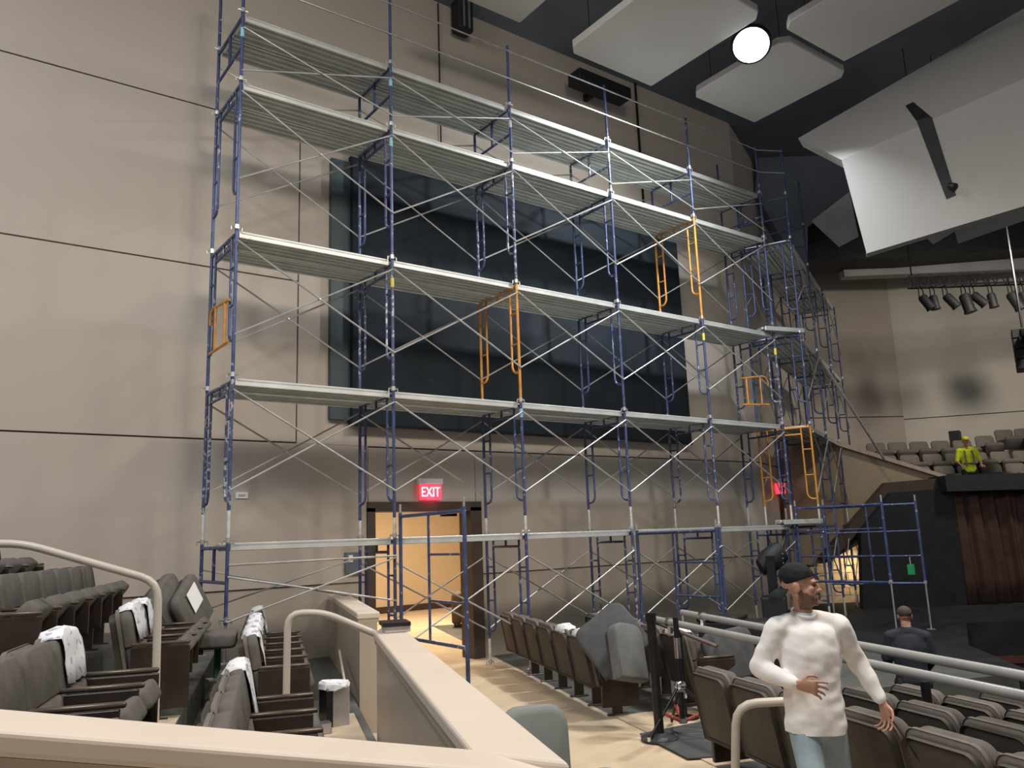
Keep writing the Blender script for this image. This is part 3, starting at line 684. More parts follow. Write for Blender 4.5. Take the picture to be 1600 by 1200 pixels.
# large padded cushions and loose seat backs
def cushion(name, loc, rot, dims, mat, label, cat='cushion'):
    c = thing(name, label, cat, loc); c.rotation_euler = rot
    w_, h_, t_ = dims
    obj('pad', rounded_pad(w_, h_, t_, min(.12, h_*.2), puff=.025).mesh('pad', mat, True), c)
    obj('backing', rounded_pad(w_-.06, h_-.05, .02, .09, puff=.002).mesh('backing', SHELL, True), c, (-.035, 0, .02))
    return c
c1 = cushion('loose_seat_back', tuple(nt(-1.02, 9.75, 1.16)), (math.radians(24), math.radians(-14), SEATROT-.35), (.60, .56, .12), FAB, 'loose grey seat back leaning behind a white sheet of paper')
c2 = cushion('loose_seat_back', tuple(nt(-.78, 9.88, 1.13)), (math.radians(28), math.radians(-16), SEATROT-.35), (.68, .56, .10), FAB, 'loose grey seat back with a white sheet of paper on it')
pp = obj('paper_sheet', MB().box((.128, -.14, .27), (.134, .14, .50)).mesh('paper_sheet', WHITE)); pp.matrix_world = Matrix.Translation(c2.location) @ Euler(c2.rotation_euler).to_matrix().to_4x4()
tag(pp, 'white sheet of paper on the loose seat back', 'paper')
gl = thing('green_stand', 'green painted seat support left standing on the tier', 'seat support', tuple(nt(-.55, 9.5, .65)))
obj('tube', MB().box((-.03, -.02, 0), (.03, .02, .34)).mesh('tube', nmat('green_paint', (.02, .13, .06), .5)), gl); obj('foot', MB().box((-.1, -.07, 0), (.1, .07, .015)).mesh('foot', GALV), gl)
lc = thing('seat_pad', 'folded down grey seat pad beside the green support', 'seat', tuple(nt(-.62, 9.55, .99)), SEATROT)
obj('pad', rounded_pad(.56, .46, .15, .10).mesh('pad', FAB, True), lc, (-.2, 0, .14), (0, PI/2, 0)); obj('pan', MB().box((-.18, -.24, -.01), (.22, .24, .01)).mesh('pan', WOODD), lc)

# handrails
def rail(name, pts, r, label, flange=True):
    h = thing(name, label, 'handrail', tuple(pts[0]))
    o = Vector(pts[0]); P = [Vector(p)-o for p in pts]
    # round the corners
    Q = [P[0]]
    for i in range(1, len(P)-1):
        a = (P[i-1]-P[i]); b = (P[i+1]-P[i]); d = min(.14, a.length*.4, b.length*.4); a.normalize(); b.normalize()
        for s in (0, .25, .5, .75, 1):
            Q.append((P[i]+a*d)*(1-s)**2+2*P[i]*s*(1-s)+(P[i]+b*d)*s*s)
    Q.append(P[-1])
    obj('tube', MB().tube(Q, r, 14).mesh('tube', RAIL, True), h)
    if flange: obj('flange', MB().lathe([(.07, .0), (.07, .012), (r+.005, .02)], 16).mesh('flange', RAIL, True), h)
    return h
rail('handrail', [nt(.124, 7.53, .345), nt(.128, 7.53, 1.43), nt(.43, 7.53, 1.42), nt(.87, 7.53, 1.215)], .031, 'beige handrail bending down to the end of the long parapet')
rail('handrail', [nt(-.86, 7.2, .665), nt(-.88, 7.2, 1.76), nt(-1.87, 7.2, 2.097), nt(-3.2, 7.2, 2.12)], .031, 'beige handrail climbing left past the grey seats')
rail('handrail', [Vector((4.517, 3.811, 0.104)), Vector((4.459, 3.670, 0.884)), Vector((4.938, 3.246, 0.903)), Vector((4.995, 3.393, 0.099))], .028, 'beige handrail loop behind the man in white', False)

# bin and small box beyond the front row
tb = thing('trash_bin', 'grey and steel waste bin with a crumpled bag on top', 'bin', tuple(nt(.58, 8.28, .33)), SEATROT+.2)
obj('body', MB().box((-.11, -.13, 0), (.11, .13, .36)).mesh('body', STEEL, bevel=.008), tb); obj('side', MB().box((-.113, -.134, .0), (-.05, .134, .33)).mesh('side', BLKM), tb)
bb = MB(); rnd = random.Random(3)
vs = []; NN = 10
for i in range(4):
    for k in range(NN):
        a = 2*PI*k/NN; r_ = (.145, .15, .12, .05)[i]+rnd.uniform(-.012, .02); vs.append((r_*math.cos(a)*.95, r_*math.sin(a)*1.1, .335+(.0, .035, .055, .04)[i]+rnd.uniform(-.008, .02)))
fs = [(i*NN+k, i*NN+(k+1) % NN, (i+1)*NN+(k+1) % NN, (i+1)*NN+k) for i in range(3) for k in range(NN)]+[tuple(range(3*NN, 4*NN))]
obj('bag', bb.add(vs, fs).mesh('bag', PAPER), tb)
sb = thing('small_box', 'small open metal box on the floor beside the bin', 'box', tuple(nt(.42, 7.93, .342)), SEATROT+.15)
for nm, lo, hi in (('wall_front', (-.1, -.07, 0), (-.09, .07, .09)), ('wall_rear', (.09, -.07, 0), (.1, .07, .09)), ('wall_end', (-.1, -.07, 0), (.1, -.06, .09)), ('wall_end', (-.1, .06, 0), (.1, .07, .09)), ('bottom', (-.1, -.07, 0), (.1, .07, .008))): obj(nm, MB().box(lo, hi).mesh(nm, STEEL), sb)
sl = thing('parcel', 'dark slab on a pale box at the far end of the parapet cap', 'box', (3.44, 6.58, 1.241), SEATROT)
obj('box', MB().box((-.03, -.13, 0), (.19, .13, .05)).mesh('box', nmat('pale_box', (.52, .46, .46), .7), bevel=.004), sl); obj('slab', MB().box((-.05, -.15, .05), (.19, .14, .085)).mesh('slab', BLKM, bevel=.005), sl)
cable('thin_stick', [nt(.80, 10.6, .72), nt(.72, 8.5, .52)], .014, 'pale wooden stick leaning behind the waste bin', CAP, 'stick')

# cushions leaning on the aisle side of the long parapet
cushion('loose_seat_back', (2.95, 3.88, .02), (math.radians(-2), math.radians(-7), -1.75), (.42, 1.03, .10), GREENC, 'grey green seat back standing on the aisle side of the parapet')
cushion('loose_seat_back', (3.00, 3.42, .02), (math.radians(2), math.radians(-9), -1.75), (.46, .76, .10), GREENC, 'second grey green seat back at the parapet corner')

# right hand seat blocks (backs towards the camera)
G2 = 'right auditorium seats'
def rrow(r, ts, blk, ends):
    seat_row(('R', blk, r), 3.60+1.0*r, -RAKE*min(r, 5) if blk == 'front' else 0.0, ts, 'dark folding seat, %s from the cross aisle, '+'%s row of the %s right block' % (ORD[r], blk), G2, ends, tilt_seat=70)
rrow(0, [9.0+SP/2+SP*i for i in range(6)], 'rear', {0: 'lo'})
for r in range(1, 2): rrow(r, [9.05-.5*(r == 1)+SP/2+SP*i for i in range(5)], 'rear', {0: 'lo'})
for r in range(0, 6): rrow(r, [6.55+.02*r-SP/2-SP*i for i in range(7)], 'front', {0: 'hi'})
for i in (0, 1): cover(SEATS[(('R', 'rear', 0), i)], 'white cloth over the seat back %s the row end panel' % ('next to', 'one seat in from')[i], .46, .12, .26, seed=20+i)
cover(SEATS[(('R', 'rear', 1), 0)], 'crumpled white cover behind the black stanchion', .46, .18, .28, seed=25)
cover(SEATS[(('R', 'front', 3), 2)], 'pale cover on a seat back under the grey pipes at right', .46, .15, .26, seed=26)
cushion('loose_seat_back', tuple(Vector((6.518, 6.771, 0.608))), (math.radians(38), math.radians(-24), -2.45), (.66, .62, .14), GREYC, 'big dark grey pad propped cornerwise on the right seats')
cushion('loose_seat_back', tuple(Vector((6.167, 6.490, 0.484))), (math.radians(-14), math.radians(-20), -1.5), (.40, .58, .16), nmat('grey_cushion_mid', (.12, .125, .125), .85, var=.1, scale=9), 'lighter grey pad leaning beside the big dark pad')
cushion('loose_seat_back', tuple(Vector((7.717, 6.324, 0.333))), (math.radians(8), math.radians(-12), -2.0), (.62, .55, .10), GREYC, 'grey pad standing behind the pipes left of the man')

# stanchion, tripod stand, pipes
sn = thing('stanchion', 'black stanchion post on a round base', 'stanchion', tuple(Vector((6.114, 6.002, 0.032))))
sn.location.z = .012
obj('base', MB().lathe([(.185, 0), (.185, .02), (.06, .05), (.04, .07)], 28).mesh('base', nmat('stanchion_base', (.04, .042, .045), .5), True), sn); obj('post', MB().tube([(0, 0, .05), (-.02, 0, 1.16)], .047, 14).mesh('post', BLKM, True), sn); obj('head', MB().lathe([(.055, 1.12), (.055, 1.20)], 14, (-.02, 0, 0)).mesh('head', BLKM), sn)
tp = thing('light_stand', 'black tripod light stand with red striped braces', 'stand', tuple(Vector((6.403, 5.955, 0.125))), .5); tp.location.z = .026
obj('mast', MB().tube([(0, 0, .10), (0, 0, 1.12)], .028, 12).mesh('mast', BLKM, True), tp)
obj('collar', MB().lathe([(.04, .40), (.06, .43), (.06, .47), (.04, .50)], 14).mesh('collar', CHROME, True), tp); obj('sleeve', MB().lathe([(.036, .72), (.036, .92)], 14).mesh('sleeve', CHROME, True), tp); obj('lower_collar', MB().lathe([(.045, .10), (.05, .15)], 14).mesh('lower_collar', CHROME), tp)
for k in range(3):
    a = 2*PI*k/3+.5; c_, s_ = math.cos(a), math.sin(a)
    lg = obj('leg', MB().tube([(.04*c_, .04*s_, .44), (.46*c_, .46*s_, .018)], .016, 8).mesh('leg', BLKM, True), tp)
    obj('brace', MB().tube([(.04*c_, .04*s_, .13), (.25*c_, .25*s_, .23)], .018, 6).mesh('brace', RED, True), lg)
    obj('foot', MB().lathe([(.02, 0), (.02, .04)], 8, (.46*c_, .46*s_, 0)).mesh('foot', CHROME), lg)
pA, pA2 = Vector((6.927, 6.869, 1.049)), Vector((5.646, 2.271, 0.915))
pB, pB2 = Vector((7.631, 6.981, 1.044)), Vector((5.924, 2.365, 0.987))
for a, b, lab in ((pA, pA2, 'nearer long grey pipe lying across the right seats'), (pB, pB2, 'farther long grey pipe lying across the right seats')):
    p = thing('lighting_pipe', lab, 'pipe', tuple(a), 0, 'lighting pipes')
    obj('tube', MB().tube([Vector((0, 0, 0)), b-a], .036, 14).mesh('tube', PIPEG, True), p)
    d = (b-a).normalized()
    for f_ in (.10, .55): c_ = (b-a)*f_; obj('clamp', MB().tube([c_-d*.03, c_+d*.03], .052, 12).box(c_+Vector((-.02, -.02, -.12)), c_+Vector((.02, .02, -.03))).mesh('clamp', CHROME if f_ < .2 else BLKM), p)
for (x, y, zt, lab) in ((6.990, 6.470, .93, 'black pipe support post behind the tripod'), (6.103, 3.271, .86, 'black pipe support post among the right seats')):
    q = Vector((x, y, 0))
    q.z = -.155 if zt < .9 else 0; zt -= q.z
    g = thing('support_post', lab, 'stand', tuple(q)); obj('post', MB().tube([(0, 0, .02), (0, 0, zt)], .035, 12).mesh('post', BLKM, True), g); obj('base', MB().lathe([(.16, 0), (.16, .02), (.04, .05)], 18).mesh('base', BLKM, True), g)
    obj('clamp', MB().lathe([(.045, .22), (.05, .25), (.05, .31), (.045, .34)], 12).mesh('clamp', CHROME, True), g)
cable('folded_strut', [Vector((6.904, 6.827, 1.033)), Vector((7.103, 6.040, 0.781))], .026, 'dark brown strut slanting under the pipe end', nmat('strut_brown', (.13, .10, .085), .5), 'strut')

# ================================================================== STAGE SIDE AND BALCONY
def poly_thing(name, label, cat, parts, kind=None):
    o = thing(name, label, cat, tuple(parts[0][1][0])); off = o.location.copy()
    if kind: o['kind'] = kind
    for nm, P, e, mt in parts: slab(nm, P, e, mt, o, off)
    return o
H_ = Vector((fw.x, fw.y, 0)).normalized()
poly_thing('balcony_front', 'beige sloping balcony front above the stage', 'balcony', [
    ('face', [Vector((18.104, 12.578, 4.556)), Vector((21.271, 10.221, 3.107)), Vector((21.222, 10.257, 2.655)), Vector((18.655, 12.168, 1.098)), Vector((17.827, 12.785, 1.056))], H_*.25, nmat('balcony_paint', (.26, .205, .14), .8, var=.05)),
    ('cap', [Vector((17.998, 12.533, 4.628)), Vector((21.204, 10.146, 3.181)), Vector((21.194, 10.154, 3.084)), Vector((17.989, 12.540, 4.512))], H_*.45, nmat('balcony_cap', (.34, .27, .21), .6))], 'structure')
poly_thing('stage_surround', 'brown edged black surround beside the stage curtain', 'stage surround', [
    ('trim', [Vector((19.700, 10.892, 3.027)), Vector((20.917, 9.986, 3.099)), Vector((20.879, 10.014, 2.751)), Vector((19.748, 10.856, 2.738)), Vector((18.427, 11.839, 1.140)), Vector((18.221, 11.993, 1.242))], H_*.3, BROWNT),
    ('black_wall', [Vector((18.877, 11.255, 1.857)), Vector((19.559, 10.748, 2.762)), Vector((21.250, 9.675, 2.856)), Vector((20.900, 9.936, -0.245)), Vector((18.750, 11.350, -0.036))], H_*.2, BLK),
    ('fascia', [Vector((20.464, 9.824, 3.127)), Vector((23.040, 7.907, 3.119)), Vector((22.986, 7.947, 2.715)), Vector((20.472, 9.819, 2.736))], H_*1.2, nmat('fascia_black', (.022, .024, .028), .5))], 'structure')
# pleated curtain
def curtain():
    a, b = Vector((21.000, 10.005, 2.782)), Vector((23.658, 8.039, 2.726)); zt = 2.8; b.z = a.z
    d = (b-a); L_ = d.length; d.normalize(); nn = Vector((d.y, -d.x, 0))
    if nn.dot(H_) > 0: nn = -nn
    NX, NZ = 150, 5; vs = []; fs = []
    for j in range(NZ+1):
        z = .03+(zt-.03)*j/NZ
        for i in range(NX+1):
            s = L_*i/NX; f = 1-.25*j/NZ
            off = f*(.07*math.sin(s*15+.5*math.sin(s*2.3))+.03*math.sin(s*33+1.2)+.05*math.sin(s*4.1))
            p = a+d*(s+.12*(1-j/NZ)*math.sin(s*2.1))+nn*(off+.1); vs.append((p.x-a.x, p.y-a.y, z))
    for j in range(NZ):
        for i in range(NX): q = j*(NX+1)+i; fs.append((q, q+1, q+NX+2, q+NX+1))
    me = MB().add(vs, fs).mesh('stage_curtain', CURT, True)
    o = obj('stage_curtain', me, None, (a.x, a.y, 0)); sm = o.modifiers.new('thickness', 'SOLIDIFY'); sm.thickness = .01
    return tag(o, 'brown pleated stage curtain under the black fascia', 'curtain')
curtain()
# lit block wall beside the stage
bw = thing('block_wall', 'lit pale block wall in the gap beside the stage', 'wall', (20.1, 12.6, 0)); bw['kind'] = 'structure'
a, b = Vector((19.649, 13.085, 0.716)), Vector((20.665, 12.340, 0.671)); d = Vector((b.x-a.x, b.y-a.y, 0)); L_ = d.length; d.normalize(); nn = Vector((-d.y, d.x, 0))
if nn.dot(H_) < 0: nn = -nn
a.z = 0; off = Vector((20.1, 12.6, 0))
obj('mortar', MB().prism([a+nn*.03-off, a+d*L_+nn*.03-off, a+d*L_+nn*.2-off, a+nn*.2-off], (0, 0, 2.3)).mesh('mortar', nmat('mortar', (.20, .17, .13), .9)), bw)
bl, bh = .40, .195
bm_ = MB().obox((0, 0, 0), d*(bl/2-.008), nn*.03, Vector((0, 0, bh/2-.006))).mesh('block', BRICK)
r_ = 0
while (r_+1)*bh < 2.3:
    s = bl/2 if r_ % 2 else 0
    while s < L_-.05:
        obj('block', bm_, bw, tuple(a+d*s+nn*.02-off+Vector((0, 0, (r_+.5)*bh)))); s += bl
    r_ += 1
# balcony seats
def bseat(loc, rz, label):
    s = thing('balcony_seat', label, 'seat', loc, rz, 'balcony seats'); R = (0, TILT, 0)
    obj('back_cushion', SM['edge'], s, (-.1, 0, .36), R); obj('seat_cushion', SM['seat'], s, (.03, 0, .36), (0, math.radians(40), 0)); obj('standard', SM['std'], s, (0, -SP/2, 0))
    return s
face = math.atan2(-fw.y, -fw.x)
BSTEP = Vector((0.8022, -0.5971, 0))*.64
for r, (p0, n) in enumerate(((Vector((21.349, 11.409, 3.118)), 6), (Vector((22.130, 12.074, 3.535)), 7), (Vector((22.863, 12.776, 3.989)), 5))):
    for i in range(n):
        p = p0+BSTEP*i
        bseat((p.x, p.y, p.z-.55), face+.05, 'grey balcony seat, %s from the left in the %s row' % (ORD[i], ['front', 'middle', 'back'][r]))
for i, p in enumerate((Vector((25.777, 10.981, 4.122)), Vector((26.907, 10.887, 4.349)), Vector((27.396, 10.523, 4.366)))):
    bseat((p.x, p.y, p.z-.55), face, 'raised grey balcony seat at the far right, %s of three' % ORD[i])
P_ = [Vector((19.644, 12.353, 3.288)), Vector((24.780, 8.452, 2.546))]
struct('floor_balcony', MB().prism([P_[0]-Vector((0, 0, .5)), P_[1]-Vector((0, 0, .3)), P_[1]+H_*5-Vector((0, 0, .1)), P_[0]+H_*5-Vector((0, 0, .1))], (0, 0, -.15)).mesh('floor_balcony', CONC), 'balcony floor under the far seats')
bxp = Vector((25.424, 11.734, 4.348))
tag(obj('speaker_box', MB().box((-.17, -.15, -.6), (.17, .15, .36)).mesh('speaker_box', BLK, bevel=.02), None, tuple(bxp), (0, 0, .3)), 'black monitor speaker standing behind the balcony seats', 'speaker')
# lighting truss with lamps
ta, tb_ = Vector((21.334, 10.480, 8.575)), Vector((24.400, 8.205, 8.539)); tb_.z = ta.z
tr = thing('lighting_truss', 'black lighting truss below the pale cove', 'truss', tuple(ta)); v = tb_-ta; vd = v.normalized()
for dz, dh in ((0, 0), (-.3, -.12), (-.3, .12)): obj('chord', MB().tube([Vector((0, 0, dz))+H_*dh, v+Vector((0, 0, dz))+H_*dh], .03, 8).mesh('chord', BLKM), tr)
nseg = 14
for i in range(nseg): obj('lacing', MB().tube([v*(i/nseg), v*((i+.5)/nseg)+Vector((0, 0, -.3))], .016, 6).tube([v*((i+.5)/nseg)+Vector((0, 0, -.3)), v*((i+1)/nseg)], .016, 6).mesh('lacing', BLKM), tr)
for f_ in (.02, .75): obj('hanger', MB().tube([v*f_, v*f_+Vector((0, 0, 3))], .02, 6).mesh('hanger', BLKM), tr)
for i, (f_, rx, big) in enumerate(((.07, .5, 1), (.15, .1, .9), (.24, .6, 1), (.37, .2, 1.2), (.43, .7, 1), (.56, .1, .9), (.70, .4, 1.2), (.78, .3, 1.1))):
    p = ta+v*f_+Vector((0, 0, -.36))
    l = thing('stage_light', 'black stage lamp, %s along the truss from the left' % ORD[i], 'stage light', tuple(p), 0, 'truss lamps')
    obj('yoke', MB().tube([(-.12, 0, -.25), (-.12, 0, -.03), (0, 0, .03), (.12, 0, -.03), (.12, 0, -.25)], .015, 6).tube([(0, 0, .0), (0, 0, .40)], .02, 6).mesh('yoke', BLKM), l)
    can = obj('can', MB().lathe([(.09*big, .0), (.12*big, .05), (.12*big, .36*big), (.14*big, .44*big)], 16).mesh('can', BLK, True), l, (0, 0, -.20), (PI-rx, 0, .6))
    obj('lens', MB().lathe([(.10*big, .40*big), (.10*big, .41*big)], 16).mesh('lens', BLKM), can)
# dark speaker array hanging at right edge
ar = thing('speaker_array', 'dark hanging speaker cluster at the right edge', 'speaker', tuple(Vector((21.808, 8.113, 6.357))), .4)
for i in range(4): obj('cabinet', MB().box((-.3, -.25, -.26*i), (.3, .25, -.26*i+.24)).mesh('cabinet', BLK, bevel=.02), ar)
obj('arm', MB().box((-1.05, -.12, -.16), (-.3, .12, .08)).mesh('arm', BLKM, True, .06, 3), ar)
obj('hanger', MB().tube([(0, 0, .2), (0, 0, 4)], .03, 6).mesh('hanger', BLKM), ar)
# black moving light and equipment among the scaffold legs
eq = thing('moving_light', 'black moving light with shiny fittings behind the man', 'stage light', tuple(Vector((13.249, 9.799, 0.419))), .6); eq.location.z = 0
obj('base', MB().box((-.32, -.28, 0), (.32, .28, .75)).mesh('base', BLK, bevel=.03), eq); obj('yoke', MB().box((-.36, -.1, .75), (-.26, .1, 1.5)).box((.26, -.1, .75), (.36, .1, 1.5)).mesh('yoke', BLKM), eq)
obj('head', MB().lathe([(.16, -.3), (.24, -.1), (.24, .2), (.2, .34)], 20).mesh('head', BLK, True), eq, (0, 0, 1.42), (1.1, 0, .4)); eq.scale = (.8, .8, 1.0)
for i in range(5): obj('fin', MB().box((-.17+.02*(i % 2), -.30, 1.18+.085*i), (.17, -.27, 1.20+.085*i)).mesh('fin', CHROME), eq)
for i, (x, y, zt, dims, lab) in enumerate(((8.704, 7.274, 0.717, (.55, .5, .42), 'black equipment case left behind the pipes'), (8.907, 6.877, 0.685, (.5, .45, .36), 'second black equipment case nearer the man'))):
    q = Vector((x, y, 0))
    c = thing('flight_case', lab, 'case', (q.x, q.y, 0), .4+i*.3)
    obj('box', MB().box((-dims[0]/2, -dims[1]/2, .02), (dims[0]/2, dims[1]/2, zt+dims[2]*.3)).mesh('box', BLK, bevel=.02), c); obj('lid', MB().box((-dims[0]/2-.01, -dims[1]/2-.01, zt+dims[2]*.3), (dims[0]/2+.01, dims[1]/2+.01, zt+dims[2]*.3+.06)).mesh('lid', BLKM, bevel=.015), c)
    for sx in (-1, 1):
        for sy in (-1, 1): obj('foot', MB().lathe([(.03, 0), (.03, .025)], 8, (sx*dims[0]*.4, sy*dims[1]*.4, 0)).mesh('foot', BLKM), c)

# ================================================================== PEOPLE
def ell(bm, p, r, rot=None, seg=12):
    M = Matrix.Translation(p) @ (rot.to_4x4() if rot is not None else Matrix.Identity(4)) @ Matrix.Diagonal((r[0], r[1], r[2], 1))
    bmesh.ops.create_icosphere(bm, subdivisions=2, radius=1, matrix=M)
def chain(bm, pts, n=9, rot=None):
    """pts: list of (pos, radius or (rx,ry,rz)); overlapping ellipsoids along a limb"""
    for i in range(len(pts)-1):
        (a, ra), (b, rb) = pts[i], pts[i+1]
        a, b = Vector(a), Vector(b)
        ra = (ra,)*3 if not isinstance(ra, tuple) else ra; rb = (rb,)*3 if not isinstance(rb, tuple) else rb
        for k in range(n+(1 if i == len(pts)-2 else 0)):
            s = k/n; ell(bm, a.lerp(b, s), tuple(ra[j]*(1-s)+rb[j]*s for j in range(3)), rot)
def remesh(bm, name, mats, voxel, smooth=4, fac=.5):
    me = bpy.data.meshes.new(name); bm.to_mesh(me); bm.free()
    t = bpy.data.objects.new('tmp', me); col.objects.link(t)
    r = t.modifiers.new('r', 'REMESH'); r.mode = 'VOXEL'; r.voxel_size = voxel
    s = t.modifiers.new('s', 'SMOOTH'); s.iterations = smooth; s.factor = fac
    dg = bpy.context.evaluated_depsgraph_get(); dg.update()
    out = bpy.data.meshes.new_from_object(t.evaluated_get(dg)); out.name = name
    bpy.data.objects.remove(t); bpy.data.meshes.remove(me)
    out.materials.clear()
    for m_ in mats: out.materials.append(m_)
    for p in out.polygons: p.use_smooth = True
    return out
SKIN = nmat('skin', (.46, .255, .18), .55, var=.08, scale=20); STUB = nmat('stubble', (.17, .105, .08), .7, var=.15, scale=60)
SHIRT = nmat('white_shirt', (.84, .82, .80), .9, var=.03, scale=6, bump=.35, bscale=9, spec=.15)
JEANS = nmat('light_jeans', (.30, .38, .42), .9, var=.12, scale=9, bump=.2, bscale=60, spec=.15)
CAPM = nmat('black_cap', (.014, .017, .018), .85, var=.2, scale=12, spec=.2); SHOE = nmat('shoe', (.05, .05, .05), .6)
EYE = nmat('eye_dark', (.02, .015, .012), .3)
def rotz(p, a, c): 
    p = Vector(p)-Vector(c); return Vector((p.x*math.cos(a)-p.y*math.sin(a), p.x*math.sin(a)+p.y*math.cos(a), p.z))+Vector(c)
def finger(bm, base, dirs, lens, r0_):
    p = Vector(base); rr = r0_
    for d_, l in zip(dirs, lens):
        q = p+Vector(d_).normalized()*l; chain(bm, [(p, rr), (q, rr*.9)], 4); p = q; rr *= .9
def hand(bm, wrist, fwd, palm_n, side, curl, s=1.0):
    """fwd: direction of the hand, palm_n: out of the palm, side: towards the thumb"""
    fwd, palm_n, side = Vector(fwd).normalized(), Vector(palm_n).normalized(), Vector(side).normalized()
    R = Matrix((side, palm_n, fwd)).transposed()
    w_ = Vector(wrist)
    chain(bm, [(w_, (.026*s, .020*s, .026*s)), (w_+fwd*.05*s, (.038*s, .016*s, .03*s)), (w_+fwd*.085*s, (.040*s, .014*s, .022*s))], 6, R)
    for j, (o, l) in enumerate(((.033, .95), (.011, 1.08), (-.012, 1.0), (-.034, .80))):
        b = w_+fwd*.092*s+side*o*s
        c1_, c2_, c3_ = curl*(.6+.1*j), curl*(1.2+.12*j), curl*(1.6+.15*j)
        dirs = [fwd*math.cos(c)+palm_n*math.sin(c)+side*o*5 for c in (c1_, c2_, c3_)]
        finger(bm, b, dirs, [.042*l*s, .028*l*s, .021*l*s], .0092*s)
    b = w_+fwd*.03*s+side*.032*s
    finger(bm, b, [side*.8+fwd*.7+palm_n*.3, side*.3+fwd+palm_n*.5, fwd+palm_n*.7-side*.1], [.034*s, .032*s, .024*s], .0105*s)
def head(bm, c, face_a, s=1.0):
    """c centre of the skull, face_a heading in the local XY plane (0 = +y)"""
    R = Matrix.Rotation(face_a, 3, 'Z'); c = Vector(c)
    def P(x, y, z): return c+R @ Vector((x*s, y*s, z*s))
    def E(p, r, rr=None): ell(bm, P(*p), tuple(q*s for q in r), R if rr is None else R @ rr)
    E((0, -.012, .03), (.075, .093, .085)); E((0, .022, -.035), (.060, .072, .080)); E((0, .040, -.085), (.040, .045, .032)); E((0, .030, -.060), (.054, .056, .040))
    E((0, .070, .020), (.050, .022, .016)); E((0, .090, -.012), (.010, .014, .026)); E((0, .102, -.026), (.013, .015, .012)); E((-.012, .094, -.030), (.008, .010, .008)); E((.012, .094, -.030), (.008, .010, .008))
    E((.036, .062, -.016), (.020, .018, .016)); E((-.036, .062, -.016), (.020, .018, .016))
    E((0, .086, -.056), (.020, .010, .006)); E((0, .085, -.066), (.018, .010, .0065)); E((0, .080, -.096), (.016, .016, .014))
    for x in (-.076, .076): E((x, -.012, -.010), (.010, .020, .030)); E((x*1.06, -.020, .005), (.007, .014, .018))
    return P
